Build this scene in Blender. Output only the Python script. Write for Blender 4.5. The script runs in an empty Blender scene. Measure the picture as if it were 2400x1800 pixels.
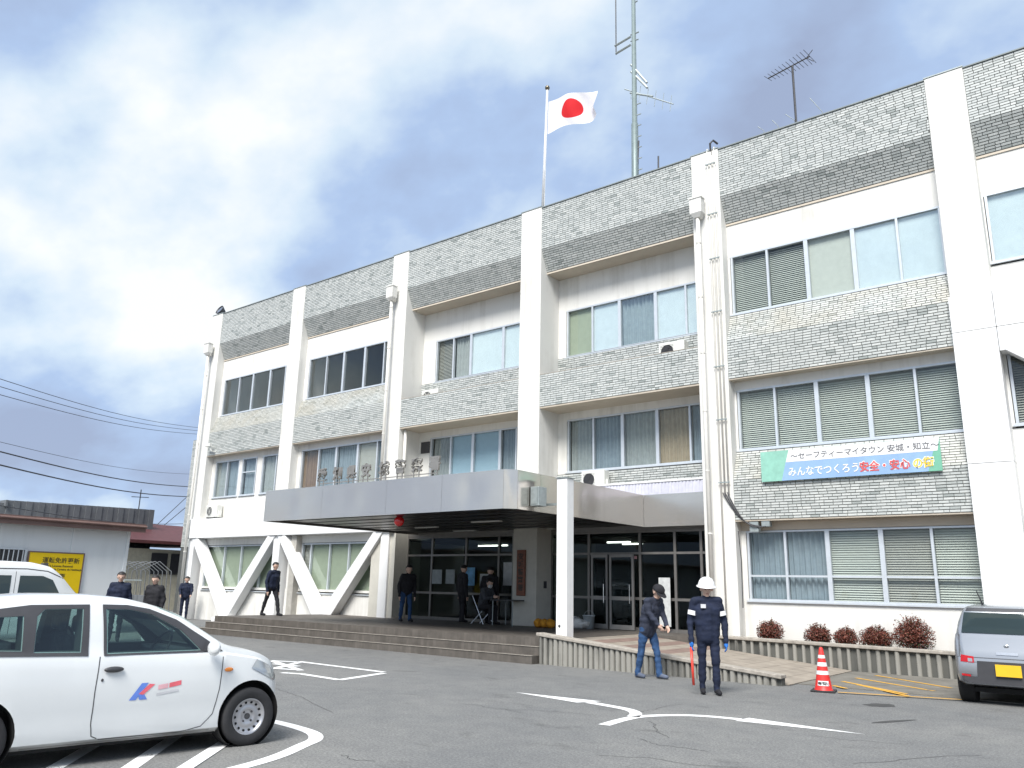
import bpy, bmesh, math, random
import numpy as np
from mathutils import Vector, Matrix, noise
from mathutils.bvhtree import BVHTree
from mathutils.geometry import tessellate_polygon
R = math.radians
random.seed(7)
scene = bpy.context.scene
COL = scene.collection

# ---------------------------------------------------------------- camera
YAW, PITCH, ROLL, FPX, CAMH = R(38.55), R(14.215), R(1.244), 1883.6, 1.55
fw = Vector((-math.sin(YAW)*math.cos(PITCH), math.cos(YAW)*math.cos(PITCH), math.sin(PITCH)))
_r = Vector((math.cos(YAW), math.sin(YAW), 0)); _u = _r.cross(fw)
rt = _r*math.cos(ROLL) + _u*math.sin(ROLL)
up = -_r*math.sin(ROLL) + _u*math.cos(ROLL)
cam = bpy.data.cameras.new('camera'); cam.sensor_width = 36; cam.lens = FPX/2400*36
cam.clip_start = .05; cam.clip_end = 2000
camo = bpy.data.objects.new('camera', cam); COL.objects.link(camo)
M = Matrix.Identity(4)
for i in range(3):
    M[i][0], M[i][1], M[i][2] = rt[i], up[i], -fw[i]
M[2][3] = CAMH
camo.matrix_world = M
scene.camera = camo

# ---------------------------------------------------------------- light
SUN_EL, SUN_AZ = 50, 163         # azimuth clockwise from +Y
world = bpy.data.worlds.new('World'); scene.world = world; world.use_nodes = True
nt = world.node_tree; nt.nodes.clear()
def wn(t, **k):
    n = nt.nodes.new(t)
    for a, b in k.items(): setattr(n, a, b)
    return n
def wl(a, b): nt.links.new(a, b)
wout = wn('ShaderNodeOutputWorld'); wbg = wn('ShaderNodeBackground')
sky = wn('ShaderNodeTexSky', sky_type='NISHITA', sun_disc=False, sun_elevation=R(SUN_EL), sun_rotation=R(SUN_AZ))
sky.air_density = 1.0; sky.dust_density = 1.5
tc = wn('ShaderNodeTexCoord'); sep = wn('ShaderNodeSeparateXYZ'); wl(tc.outputs['Generated'], sep.inputs[0])
def wmath(op, a, b=None):
    n = wn('ShaderNodeMath', operation=op)
    for i, v in enumerate((a, b)):
        if v is None: continue
        if isinstance(v, (int, float)): n.inputs[i].default_value = v
        else: wl(v, n.inputs[i])
    return n.outputs[0]
zc = wmath('ADD', wmath('MAXIMUM', sep.outputs['Z'], 0.0), 0.5)
px_ = wmath('DIVIDE', sep.outputs['X'], zc); py_ = wmath('DIVIDE', sep.outputs['Y'], zc)
comb = wn('ShaderNodeCombineXYZ'); wl(px_, comb.inputs[0]); wl(py_, comb.inputs[1])
mp = wn('ShaderNodeMapping'); wl(comb.outputs[0], mp.inputs[0])
mp.inputs['Location'].default_value = (5.5, -3.1, 7.7)
mp.inputs['Rotation'].default_value = (0, 0, R(-38)); mp.inputs['Scale'].default_value = (1.0, 1.25, 1)
n1 = wn('ShaderNodeTexNoise'); n1.inputs['Scale'].default_value = 2.1; n1.inputs['Detail'].default_value = 6
n1.inputs['Roughness'].default_value = .5; n1.inputs['Distortion'].default_value = .1
wl(mp.outputs[0], n1.inputs['Vector'])
n2 = wn('ShaderNodeTexNoise'); n2.inputs['Scale'].default_value = 6.0; n2.inputs['Detail'].default_value = 7; n2.inputs['Roughness'].default_value = .52; wl(mp.outputs[0], n2.inputs['Vector'])
nsum = wmath('ADD', wmath('MULTIPLY', n1.outputs['Fac'], .80), wmath('MULTIPLY', n2.outputs['Fac'], .20))
ramp = wn('ShaderNodeValToRGB'); wl(nsum, ramp.inputs[0])
cr = ramp.color_ramp
cr.elements[0].position = .365; cr.elements[0].color = (.104, .126, .178, 1)
cr.elements[1].position = .622; cr.elements[1].color = (.285, .292, .294, 1)
e = cr.elements.new(.462); e.color = (.128, .168, .240, 1)
e = cr.elements.new(.535); e.color = (.200, .236, .272, 1)
skys = wn('ShaderNodeVectorMath', operation='SCALE'); wl(sky.outputs[0], skys.inputs[0]); skys.inputs['Scale'].default_value = .05
mixc = wn('ShaderNodeMix', data_type='RGBA'); mixc.inputs[0].default_value = .93
wl(skys.outputs[0], mixc.inputs[6]); wl(ramp.outputs[0], mixc.inputs[7])
wl(mixc.outputs[2], wbg.inputs[0]); wbg.inputs[1].default_value = 1.0
wl(wbg.outputs[0], wout.inputs[0])
sl = bpy.data.lights.new('sun', 'SUN'); sl.energy = 1.5; sl.angle = R(27); sl.color = (1, .97, .92)
so = bpy.data.objects.new('sun', sl); COL.objects.link(so)
sd = Vector((math.sin(R(SUN_AZ))*math.cos(R(SUN_EL)), math.cos(R(SUN_AZ))*math.cos(R(SUN_EL)), math.sin(R(SUN_EL))))
so.rotation_euler = sd.to_track_quat('Z', 'Y').to_euler(); so.location = (0, -20, 30)
vs = scene.view_settings; vs.view_transform = 'Standard'; vs.look = 'None'; vs.gamma = 1; vs.exposure = 1.88
vs.use_curve_mapping = False
scene.cycles.max_bounces = 8; scene.cycles.transparent_max_bounces = 12
scene.cycles.caustics_reflective = False; scene.cycles.caustics_refractive = False

# ---------------------------------------------------------------- helpers
def ray(x, y): return fw + rt*((x-1200)/FPX) - up*((y-900)/FPX)
def onY(x, y, Y): d = ray(x, y); return Vector((0, 0, CAMH)) + d*(Y/d.y)
def onX(x, y, X): d = ray(x, y); return Vector((0, 0, CAMH)) + d*(X/d.x)
def onZ(x, y, Z=0.0): d = ray(x, y); return Vector((0, 0, CAMH)) + d*((Z-CAMH)/d.z)

MATS = {}
class NT:
    def __init__(s, name):
        m = bpy.data.materials.new(name); m.use_nodes = True; s.m = m; s.t = m.node_tree
        s.b = s.t.nodes['Principled BSDF']; s.out = s.t.nodes['Material Output']; MATS[name] = m
    def n(s, t, **k):
        n = s.t.nodes.new(t)
        for a, b in k.items(): setattr(n, a, b)
        return n
    def l(s, a, b): s.t.links.new(a, b)
    def coord(s, kind='Object', scale=(1, 1, 1)):
        if kind == 'World':
            g = s.n('ShaderNodeNewGeometry'); o = g.outputs['Position']
        else:
            g = s.n('ShaderNodeTexCoord'); o = g.outputs[kind]
        mp = s.n('ShaderNodeMapping'); mp.inputs['Scale'].default_value = scale; s.l(o, mp.inputs[0]); return mp.outputs[0]
    def noise(s, scale, vec=None, detail=4, rough=.55):
        n = s.n('ShaderNodeTexNoise'); n.inputs['Scale'].default_value = scale; n.inputs['Detail'].default_value = detail
        n.inputs['Roughness'].default_value = rough
        if vec is not None: s.l(vec, n.inputs['Vector'])
        return n.outputs['Fac']
    def ramp(s, fac, stops):
        r = s.n('ShaderNodeValToRGB'); s.l(fac, r.inputs[0]); c = r.color_ramp
        while len(c.elements) < len(stops): c.elements.new(.5)
        for e, (p, col) in zip(c.elements, stops):
            e.position = p; e.color = (*col, 1) if len(col) == 3 else col
        return r.outputs[0]
    def mix(s, fac, a, b, mode='MIX'):
        n = s.n('ShaderNodeMix', data_type='RGBA', blend_type=mode)
        for i, v in ((0, fac), (6, a), (7, b)):
            if isinstance(v, (int, float)): n.inputs[i].default_value = v
            elif isinstance(v, tuple): n.inputs[i].default_value = (*v, 1)
            else: s.l(v, n.inputs[i])
        return n.outputs[2]
    def bump(s, h, strength=.2, dist=.01):
        b = s.n('ShaderNodeBump'); b.inputs['Strength'].default_value = strength; b.inputs['Distance'].default_value = dist
        s.l(h, b.inputs['Height']); s.l(b.outputs[0], s.b.inputs['Normal'])
    def col(s, c):
        if isinstance(c, tuple): s.b.inputs['Base Color'].default_value = (*c, 1)
        else: s.l(c, s.b.inputs['Base Color'])
    def set(s, **k):
        for a, v in k.items(): s.b.inputs[a.replace('_', ' ')].default_value = v
        return s.m

def basic(name, c, rough=.6, metal=0., var=.12, scale=6., bump=0., bscale=80.):
    t = NT(name); v = t.coord('World')
    f = t.noise(scale, v, 5, .6)
    t.col(t.ramp(f, [(.3, tuple(x*(1-var) for x in c)), (.7, tuple(min(1, x*(1+var)) for x in c))]))
    t.set(Roughness=rough, Metallic=metal)
    if bump: t.bump(t.noise(bscale, v, 3), bump, .004)
    return t.m
def streaky(name, c, dirt, amt, rough=.75):
    t = NT(name); v = t.coord('World', (3.5, 3.5, .25))
    f = t.noise(1.3, v, 6, .6)
    f2 = t.noise(.7, t.coord('World'), 4, .6)
    m1 = t.n('ShaderNodeMath', operation='MULTIPLY'); t.l(f, m1.inputs[0]); t.l(f2, m1.inputs[1])
    fac = t.ramp(m1.outputs[0], [(.245, (0, 0, 0)), (.45, (amt, amt, amt))])
    t.col(t.mix(fac, c, dirt)); t.set(Roughness=rough)
    t.bump(t.noise(60, t.coord('World'), 4), .25, .004); return t.m
M_white = streaky('white_wall_paint', (.74, .73, .695), (.46, .44, .39), .55)
M_beige = basic('beige_soffit_paint', (.52, .46, .38), .8, 0, .06, 2)
M_grout = basic('tile_grout', (.085, .09, .088), .9)
def tile_mat():
    t = NT('glazed_facing_tile')
    a = t.n('ShaderNodeAttribute', attribute_name='tone')
    f = t.noise(26, t.coord('World', (1, 1, 3)), 4, .6)
    base = t.ramp(a.outputs['Fac'], [(0, (.26, .29, .28)), (.25, (.36, .385, .375)), (.55, (.52, .54, .53)), (1, (.66, .67, .65))])
    shade = t.ramp(f, [(.25, (.84, .85, .84)), (.7, (1.05, 1.05, 1.04))])
    c = t.mix(1.0, base, shade, 'MULTIPLY')
    # rain-washed ochre staining with its own patchy shape
    w = t.noise(.55, t.coord('World', (1, 1, 1.4)), 5, .6)
    s = t.n('ShaderNodeAttribute', attribute_name='stain')
    mu = t.n('ShaderNodeMath', operation='MULTIPLY'); t.l(t.ramp(w, [(.38, (0, 0, 0)), (.66, (.6, .6, .6))]), mu.inputs[0]); t.l(s.outputs['Fac'], mu.inputs[1])
    t.col(t.mix(mu.outputs[0], c, (.46, .425, .34)))
    t.set(Roughness=.38); t.bump(f, .3, .004); return t.m
M_tile = tile_mat()
def glass(name, refl, tint, dark, wob=.02):
    t = NT(name); g = t.n('ShaderNodeBsdfGlossy'); g.inputs['Color'].default_value = (*tint, 1); g.inputs['Roughness'].default_value = .015
    tr = t.n('ShaderNodeBsdfTransparent'); tr.inputs['Color'].default_value = (*dark, 1)
    lw = t.n('ShaderNodeLayerWeight'); lw.inputs['Blend'].default_value = .5
    pw_ = t.n('ShaderNodeMath', operation='POWER'); t.l(lw.outputs['Facing'], pw_.inputs[0]); pw_.inputs[1].default_value = 4
    mr = t.n('ShaderNodeMapRange'); mr.inputs['To Min'].default_value = refl; mr.inputs['To Max'].default_value = 1
    t.l(pw_.outputs[0], mr.inputs['Value'])
    nz = t.noise(.9, t.coord('World'), 2); bp = t.n('ShaderNodeBump'); bp.inputs['Strength'].default_value = wob; bp.inputs['Distance'].default_value = .1
    t.l(nz, bp.inputs['Height']); t.l(bp.outputs[0], g.inputs['Normal'])
    mx = t.n('ShaderNodeMixShader'); t.l(mr.outputs[0], mx.inputs[0]); t.l(tr.outputs[0], mx.inputs[1]); t.l(g.outputs[0], mx.inputs[2])
    t.l(mx.outputs[0], t.out.inputs[0]); return t.m
M_glass = glass('window_glass', .03, (.95, 1, 1), (.945, .96, .955))
M_film = glass('reflective_film_glass', .13, (.97, 1.0, 1.0), (.94, .985, .99), .03)
M_dglass = glass('dark_entrance_glass', .015, (.7, .75, .8), (.60, .66, .66))
M_alu = basic('aluminium_frame', (.62, .66, .70), .38, .35, .06)
M_aludark = basic('dark_aluminium_frame', (.22, .21, .20), .4, .5, .08)
M_blind = basic('pale_green_blind', (.56, .59, .54), .6, 0, .05)
M_blindg = basic('grey_blind', (.44, .44, .40), .6, 0, .05)
M_curt = basic('grey_curtain', (.36, .39, .39), .9, 0, .1)
M_curtb = basic('blue_grey_curtain', (.26, .32, .37), .9, 0, .1)
M_curtt = basic('tan_curtain', (.42, .34, .24), .9, 0, .12)
M_curtw = basic('pale_blue_roller_blind', (.36, .52, .63), .8, 0, .04)
M_curtv = basic('pane_brightening_blind', (.88, .89, .89), .9, 0, .05)
M_curtd = basic('dark_brown_curtain', (.24, .16, .11), .9, 0, .12)
M_green = basic('olive_board', (.36, .41, .31), .7, 0, .05)
M_room = basic('room_plaster', (.34, .35, .33), .9, 0, .1, 1)
M_conc = streaky('stained_concrete', (.36, .345, .31), (.12, .115, .10), .95, .9)
M_rib = streaky('weathered_palisade_concrete', (.30, .29, .26), (.06, .06, .056), 1., .92)
M_coping = basic('coping_concrete', (.34, .31, .27), .9, 0, .25, 9, .3)
M_black = basic('black_rubber', (.022, .022, .024), .75, 0, .15, 20)
M_dark = basic('dark_plastic', (.05, .05, .055), .5, 0, .1)
M_chrome = basic('polished_metal', (.7, .7, .7), .22, 1., .05)
M_galv = basic('galvanised_steel', (.33, .37, .37), .5, .4, .15, 12)
M_pvc = basic('cream_pvc_pipe', (.74, .72, .67), .45, 0, .04)
M_acw = basic('ac_white_casing', (.72, .72, .68), .45, 0, .06)
M_soil = basic('planter_soil', (.07, .05, .035), .95, 0, .3, 20, .6)
def steel(name, c, rough):
    t = NT(name); f = t.noise(2.2, t.coord('World', (.6, .6, 60)), 5, .6); f2 = t.noise(.5, t.coord('World'), 3)
    t.col(t.ramp(f, [(0, tuple(x*.85 for x in c)), (1, c)])); t.set(Metallic=.9)
    t.l(t.ramp(f2, [(0, (rough*.6,)*3), (1, (rough*1.4,)*3)]), t.b.inputs['Roughness'])
    return t.m
M_steel = steel('brushed_stainless', (.72, .67, .61), .2)
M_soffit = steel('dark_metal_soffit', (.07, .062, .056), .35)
def emis(name, c, s):
    t = NT(name); t.b.inputs['Emission Color'].default_value = (*c, 1); t.b.inputs['Emission Strength'].default_value = s
    t.col(c); return t.m
M_tube = emis('lit_fluorescent_tube', (1, .96, .86), 2.2)
M_tubey = emis('warm_fluorescent_tube', (1, .85, .5), 1.8)

class MB:
    def __init__(s): s.v = []; s.f = []; s.mi = []; s.a = {}
    def add(s, verts, faces, mi=0):
        b = len(s.v); s.v += [tuple(p) for p in verts]; s.f += [tuple(i+b for i in f) for f in faces]; s.mi += [mi]*len(faces); return s
    def box(s, x0, x1, y0, y1, z0, z1, mi=0, M=None):
        v = [Vector((x, y, z)) for x in (x0, x1) for y in (y0, y1) for z in (z0, z1)]
        if M is not None: v = [M @ p for p in v]
        return s.add(v, [(0, 1, 3, 2), (4, 6, 7, 5), (0, 4, 5, 1), (2, 3, 7, 6), (0, 2, 6, 4), (1, 5, 7, 3)], mi)
    def prism_x(s, prof, x0, x1, mi=0):      # prof: list of (y,z)
        n = len(prof); v = [(x0, y, z) for y, z in prof] + [(x1, y, z) for y, z in prof]
        f = [tuple(range(n))[::-1], tuple(range(n, 2*n))] + [(i, (i+1) % n, n+(i+1) % n, n+i) for i in range(n)]
        return s.add(v, f, mi)
    def prism(s, poly, d, mi=0):             # poly: 3d points, d: extrusion vector
        n = len(poly); d = Vector(d); v = [Vector(p) for p in poly]; v += [p+d for p in v]
        f = [tuple(range(n))[::-1], tuple(range(n, 2*n))] + [(i, (i+1) % n, n+(i+1) % n, n+i) for i in range(n)]
        return s.add(v, f, mi)
    def tube(s, pts, r, n=8, mi=0, caps=True):
        pts = [Vector(p) for p in pts]; rs = r if isinstance(r, (list, tuple)) else [r]*len(pts)
        v = []; f = []
        for i, p in enumerate(pts):
            t = (pts[min(i+1, len(pts)-1)]-pts[max(i-1, 0)]).normalized()
            a = t.cross(Vector((0, 0, 1)));
            if a.length < .05: a = t.cross(Vector((1, 0, 0)))
            a.normalize(); b = t.cross(a)
            for k in range(n):
                w = 2*math.pi*k/n; v.append(p + (a*math.cos(w)+b*math.sin(w))*rs[i])
        for i in range(len(pts)-1):
            for k in range(n): f.append((i*n+k, i*n+(k+1) % n, (i+1)*n+(k+1) % n, (i+1)*n+k))
        if caps: f += [tuple(range(n))[::-1], tuple(range((len(pts)-1)*n, len(pts)*n))]
        return s.add(v, f, mi)
    def lathe(s, prof, M=None, n=24, mi=0):   # prof: (r,h) round local Z
        v = []; f = []
        for r_, h in prof:
            for k in range(n):
                w = 2*math.pi*k/n; p = Vector((r_*math.cos(w), r_*math.sin(w), h)); v.append(M @ p if M is not None else p)
        for i in range(len(prof)-1):
            for k in range(n): f.append((i*n+k, i*n+(k+1) % n, (i+1)*n+(k+1) % n, (i+1)*n+k))
        return s.add(v, f, mi)
    def ell(s, c, r, n=12, mi=0, M=None):
        v = []; f = []; m = n//2
        for i in range(m+1):
            t = math.pi*i/m
            for k in range(n):
                w = 2*math.pi*k/n
                p = Vector((r[0]*math.sin(t)*math.cos(w), r[1]*math.sin(t)*math.sin(w), r[2]*math.cos(t)))
                if M is not None: p = M @ p
                v.append(p+Vector(c))
        for i in range(m):
            for k in range(n): f.append((i*n+k, (i+1)*n+k, (i+1)*n+(k+1) % n, i*n+(k+1) % n))
        return s.add(v, f, mi)
    def mesh(s, name, mats, smooth=False):
        me = bpy.data.meshes.new(name); me.from_pydata(s.v, [], s.f)
        for m in (mats if isinstance(mats, (list, tuple)) else [mats]): me.materials.append(m)
        if len(me.materials) > 1: me.polygons.foreach_set('material_index', s.mi)
        for k, vals in s.a.items():
            at = me.attributes.new(k, 'FLOAT', 'FACE'); at.data.foreach_set('value', vals)
        if smooth: me.shade_smooth() if hasattr(me, 'shade_smooth') else None
        me.update(); return me
    def obj(s, name, mats, parent=None, smooth=False, kind=None, bevel=0):
        return link(name, s.mesh(name, mats, smooth), parent, kind, bevel)
def link(name, me, parent=None, kind=None, bevel=0):
    o = bpy.data.objects.new(name, me); COL.objects.link(o)
    if parent is not None: attach(o, parent)
    if kind: o['kind'] = kind
    if bevel:
        b = o.modifiers.new('bevel', 'BEVEL'); b.width = bevel; b.segments = 2; b.limit_method = 'ANGLE'
    return o
def attach(o, parent):
    o.parent = parent
    off = Vector(parent.get('_off', (0, 0, 0)))
    if off.length: o.matrix_parent_inverse = Matrix.Translation(-off)
def tag(o, label, cat, group=None, kind=None):
    o['label'] = label; o['category'] = cat
    if group: o['group'] = group
    if kind: o['kind'] = kind
    return o
STATIC = []
def thing(name, label, cat, loc=(0, 0, 0), rz=0, group=None, static=True):
    """Empty at a thing's base. static: its parts are written in world coordinates."""
    o = bpy.data.objects.new(name, None); COL.objects.link(o); o.location = loc; o.rotation_euler = (0, 0, rz); o.empty_display_size = .2
    if static: o['_off'] = tuple(loc); STATIC.append(o)
    return tag(o, label, cat, group)
def struct(o): o['kind'] = 'structure'; return o
def text_obj(name, body, size, mat, M, parent=None, ext=.004, bold=0., sx=1.0, align='LEFT'):
    c = bpy.data.curves.new(name, 'FONT'); c.body = body; c.size = size; c.extrude = ext; c.offset = bold; c.align_x = align
    c.resolution_u = 3
    t = bpy.data.objects.new(name, c); COL.objects.link(t)
    dg = bpy.context.evaluated_depsgraph_get(); me = bpy.data.meshes.new_from_object(t.evaluated_get(dg))
    bpy.data.objects.remove(t); me.materials.clear(); me.materials.append(mat)
    me.transform(M @ Matrix.Diagonal((sx, 1, 1, 1)))
    return link(name, me, parent)
def frameM(o, ex, ez):   # local x->ex, local y->ez (text up), local z->normal
    ex = Vector(ex).normalized(); ez = Vector(ez).normalized(); n = ex.cross(ez)
    m = Matrix.Identity(4)
    for i in range(3): m[i][0], m[i][1], m[i][2], m[i][3] = ex[i], ez[i], n[i], o[i]
    return m
# ================================================================ GROUND
def asphalt_mat():
    t = NT('worn_asphalt'); v = t.coord('World')
    f0 = t.noise(150, v, 3, .7); f1 = t.noise(38, v, 4, .75); g = t.noise(.35, v, 5, .6); h = t.noise(3.2, v, 5, .65)
    fm_ = t.n('ShaderNodeMix', data_type='FLOAT'); fm_.inputs[0].default_value = .5; t.l(f0, fm_.inputs[2]); t.l(f1, fm_.inputs[3]); f = fm_.outputs[0]
    oil = t.ramp(t.noise(1.1, t.coord('World', (1, 1.6, 1)), 6, .7), [(.58, (1, 1, 1)), (.70, (.66, .66, .66))])
    base = t.ramp(f, [(.34, (.045, .046, .046)), (.49, (.160, .162, .160)), (.6, (.255, .256, .252)), (.70, (.42, .42, .41))])
    patch = t.ramp(g, [(.3, (.82, .83, .85)), (.7, (1.15, 1.13, 1.1))])
    m2 = t.ramp(h, [(.3, (.88, .88, .89)), (.72, (1.1, 1.1, 1.08))])
    t.col(t.mix(1, t.mix(1, t.mix(1, base, patch, 'MULTIPLY'), m2, 'MULTIPLY'), oil, 'MULTIPLY'))
    t.set(Roughness=.88); t.bump(f, .55, .006); return t.m
M_asph = asphalt_mat()
gm = MB(); gm.add([(-400, -300, 0), (400, -300, 0), (400, 500, 0), (-400, 500, 0)], [(0, 1, 2, 3)])
ground = struct(gm.obj('ground', M_asph)); ground['label'] = 'grey worn asphalt of the police station forecourt'
def paint_mat(name, c, wear):
    t = NT(name); v = t.coord('World'); f = t.noise(38, v, 6, .75); g = t.noise(2.5, v, 4, .6)
    mu = t.n('ShaderNodeMath', operation='ADD'); t.l(f, mu.inputs[0]); t.l(g, mu.inputs[1])
    fac = t.ramp(mu.outputs[0], [(wear, (0, 0, 0)), (wear+.08, (1, 1, 1))])
    t.col(t.mix(fac, (.16, .16, .155), c)); t.set(Roughness=.8); t.bump(f, .3, .003); return t.m
M_lw = paint_mat('white_road_paint', (.78, .78, .77), .74)
M_ly = paint_mat('yellow_road_paint', (.62, .34, .05), .80)
def sheet(name, polys, mat, z=.004, parent=None):
    b = MB()
    for p in polys: b.add([(x, y, z) for x, y in p], [tuple(range(len(p)))])
    o = b.obj(name, mat, parent); return o
def ribbon(pts, w):
    pts = [Vector((p[0], p[1])) for p in pts]; L = []; Rr = []
    ws = w if isinstance(w, (list, tuple)) else [w]*len(pts)
    for i, p in enumerate(pts):
        t = (pts[min(i+1, len(pts)-1)]-pts[max(i-1, 0)]).normalized(); n = Vector((-t.y, t.x))
        L.append(p+n*ws[i]/2); Rr.append(p-n*ws[i]/2)
    return [[L[i], L[i+1], Rr[i+1], Rr[i]][::-1] for i in range(len(pts)-1)]
def smooth_poly(pts, n=6):
    out = []; P = [Vector((p[0], p[1])) for p in pts]
    for i in range(len(P)-1):
        p0 = P[max(i-1, 0)]; p1 = P[i]; p2 = P[i+1]; p3 = P[min(i+2, len(P)-1)]
        for k in range(n):
            t = k/n; out.append(.5*((2*p1)+(-p0+p2)*t+(2*p0-5*p1+4*p2-p3)*t*t+(-p0+3*p1-3*p2+p3)*t**3))
    out.append(P[-1]); return out
# forked arrow
left = smooth_poly([(-5.5, 9.50), (-5.62, 9.78), (-5.86, 10.0), (-6.25, 10.12), (-6.62, 10.2)], 5)
right = smooth_poly([(-5.42, 8.68), (-5.47, 9.2), (-5.43, 9.62), (-5.18, 10.02), (-4.85, 10.24), (-4.42, 10.32)], 5)
polys = ribbon(left, .16) + ribbon(right, .15) + [[(-6.72, 10.05), (-6.55, 10.42), (-8.02, 10.3)], [(-4.43, 10.16), (-2.93, 10.33), (-4.40, 10.52)]]
struct(sheet('arrow_marking', polys, M_lw))['label'] = 'white forked arrow painted on the asphalt'
# loop-ended bay lines by the white car
loop = smooth_poly([(-8.9, 6.05), (-8.4, 6.10), (-7.86, 6.06), (-7.36, 5.95), (-7.05, 5.74), (-6.88, 5.45), (-6.62, 4.97), (-6.46, 4.46), (-6.33, 3.7), (-6.27, 2.6)], 5)
def line(p, q): return [Vector(p), Vector(q)]
struct(sheet('parking_bay_marking', ribbon(loop, .15), M_lw))['label'] = 'white rounded parking bay line beside the white hatchback'
struct(sheet('parking_bay_marking', ribbon(line((-8.42, 6.02), (-6.55, 3.9)), .14), M_lw, .008))
struct(sheet('parking_bay_marking', ribbon(line((-8.9, 5.55), (-6.6, 3.35)), .14), M_lw))
struct(sheet('parking_bay_marking', ribbon(line((-9.2, 4.9), (-6.8, 2.75)), .14), M_lw))
for a, b in (((635, 1549), (698, 1552)), ((640, 1556), (700, 1562)), ((638, 1567), (704, 1571)), ((660, 1577), (706, 1580)), ((700, 1551), (900, 1576)), ((706, 1580), (795, 1594)), ((795, 1594), (900, 1578)), ((640, 1550), (705, 1572)), ((640, 1568), (700, 1553))):
    p, q_ = onZ(*a), onZ(*b)
    struct(sheet('hatch_marking', ribbon(line(p.xy, q_.xy), .14), M_lw, .004+random.random()*.004))
for a, b in (((1952, 1609), (1984, 1616)), ((1974, 1599), (2125, 1629)), ((2006, 1591), (2190, 1622)), ((2052, 1585), (2230, 1615)), ((1964, 1625), (2260, 1643)), ((2010, 1607), (2130, 1634))):
    p, q_ = onZ(*a), onZ(*b)
    struct(sheet('yellow_hatch_marking', ribbon(line(p.xy, q_.xy), .09), M_ly, .018+random.random()*.003))
# cracks and tar patches
def wiggle(a, b, n=14, amp=.05):
    a = Vector(a[:2]); b = Vector(b[:2]); t = (b-a); nrm = Vector((-t.y, t.x)).normalized(); off = 0; o = []
    for i in range(n+1):
        off += random.uniform(-amp, amp); o.append(a+t*i/n+nrm*off*math.sin(math.pi*min(1, i/n+.1)))
    return o
M_crack = basic('asphalt_crack', (.055, .055, .055), .95)
for a, b in (((1520, 1690), (1568, 1730)), ((1500, 1670), (1600, 1650)), ((1500, 1732), (1660, 1762)), ((1400, 1770), (1700, 1798)), ((800, 1770), (880, 1785)), ((1080, 1650), (1230, 1672)), ((1150, 1662), (1400, 1676)), ((1900, 1725), (2120, 1745)), ((2000, 1790), (2300, 1770)), ((620, 1600), (780, 1670))):
    sheet('crack', ribbon(wiggle(onZ(*a), onZ(*b), 30, .03), .008), M_crack, .0025, ground)
for cx, cy, r1, r2, an in ((2062, 1653, .17, .27, .6), (2095, 1691, .06, .42, .45)):
    c = onZ(cx, cy); pg = []
    for k in range(18):
        w = 2*math.pi*k/18; x = r1*math.cos(w)*random.uniform(.75, 1.15); y = r2*math.sin(w)*random.uniform(.8, 1.1)
        pg.append((c.x+x*math.cos(an)+y*math.sin(an), c.y-x*math.sin(an)+y*math.cos(an)))
    sheet('tar_patch', [pg], M_crack, .003, ground)

# ---------------------------------------------------------------- porch, steps, ramp
def ptile_mat():
    t = NT('brown_step_tile'); br = t.n('ShaderNodeTexBrick'); br.offset = 0
    v = t.coord('World'); t.l(v, br.inputs['Vector']); br.inputs['Scale'].default_value = 1
    br.inputs['Brick Width'].default_value = .1; br.inputs['Row Height'].default_value = .1; br.inputs['Mortar Size'].default_value = .006
    br.inputs['Color1'].default_value = (.10, .088, .076, 1); br.inputs['Color2'].default_value = (.13, .115, .10, 1); br.inputs['Mortar'].default_value = (.10, .09, .08, 1)
    f = t.noise(5, v, 5); t.col(t.mix(1, br.outputs['Color'], t.ramp(f, [(.3, (.75, .75, .75)), (.7, (1.1, 1.1, 1.1))]), 'MULTIPLY'))
    t.set(Roughness=.65); return t.m
M_ptile = ptile_mat()
PZ = .5
porch = struct(MB().box(-23.5, -10.42, 14.82, 21.5, -.05, PZ).obj('porch_floor', M_ptile)); porch['label'] = 'brown tiled porch floor under the canopy'
for i in range(2):
    MB().box(-23.5, -10.64, 14.22+.3*i, 14.82, PZ*(i)/3-.0 if i else -.05, PZ*(i+1)/3).obj('step', M_ptile, porch)
    MB().box(-23.5, -10.64, 14.205+.3*i, 14.26+.3*i, PZ*(i+1)/3-.002, PZ*(i+1)/3+.006).obj('nosing', M_coping, porch)
MB().box(-10.42, -8.0, 18.35, 21.5, -.05, PZ-.002).obj('entrance_floor', M_ptile, porch)
ramp = struct(MB().prism([(-10.42, 14.6, -.05), (-5.35, 14.6, -.05), (-5.35, 14.6, .005), (-10.42, 14.6, PZ-.03)], (0, 3.72, 0)).obj('entrance_ramp', M_crack))
ramp['label'] = 'pale concrete entrance ramp with cross grooves'
def rz_(x): return .02 + (PZ-.02)*(-5.35-x)/5.07
M_slab = basic('ramp_slab_concrete', (.30, .26, .215), .85, 0, .2, 3, .2)
M_slabr = basic('ramp_slab_red_tile', (.22, .155, .13), .8, 0, .2, 4)
x = -10.40; i = 0
while x < -5.45:
    x1 = min(x+.36, -5.36); c = M_slabr if (x < -8.2 and i % 2) else M_slab
    MB().prism([(x+.012, 14.62, rz_(x)-.03), (x1, 14.62, rz_(x1)-.03), (x1, 14.62, rz_(x1)), (x+.012, 14.62, rz_(x))], (0, 3.68, 0)).obj('ramp_slab', c, ramp); x = x1; i += 1
apron = struct(MB().box(-5.33, 12, 15.0, 18.28, -.05, .014).obj('apron', basic('apron_concrete', (.17, .16, .14), .9, 0, .25, 2.5, .3)))
apron['label'] = 'darker concrete strip along the planter wall'
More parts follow.
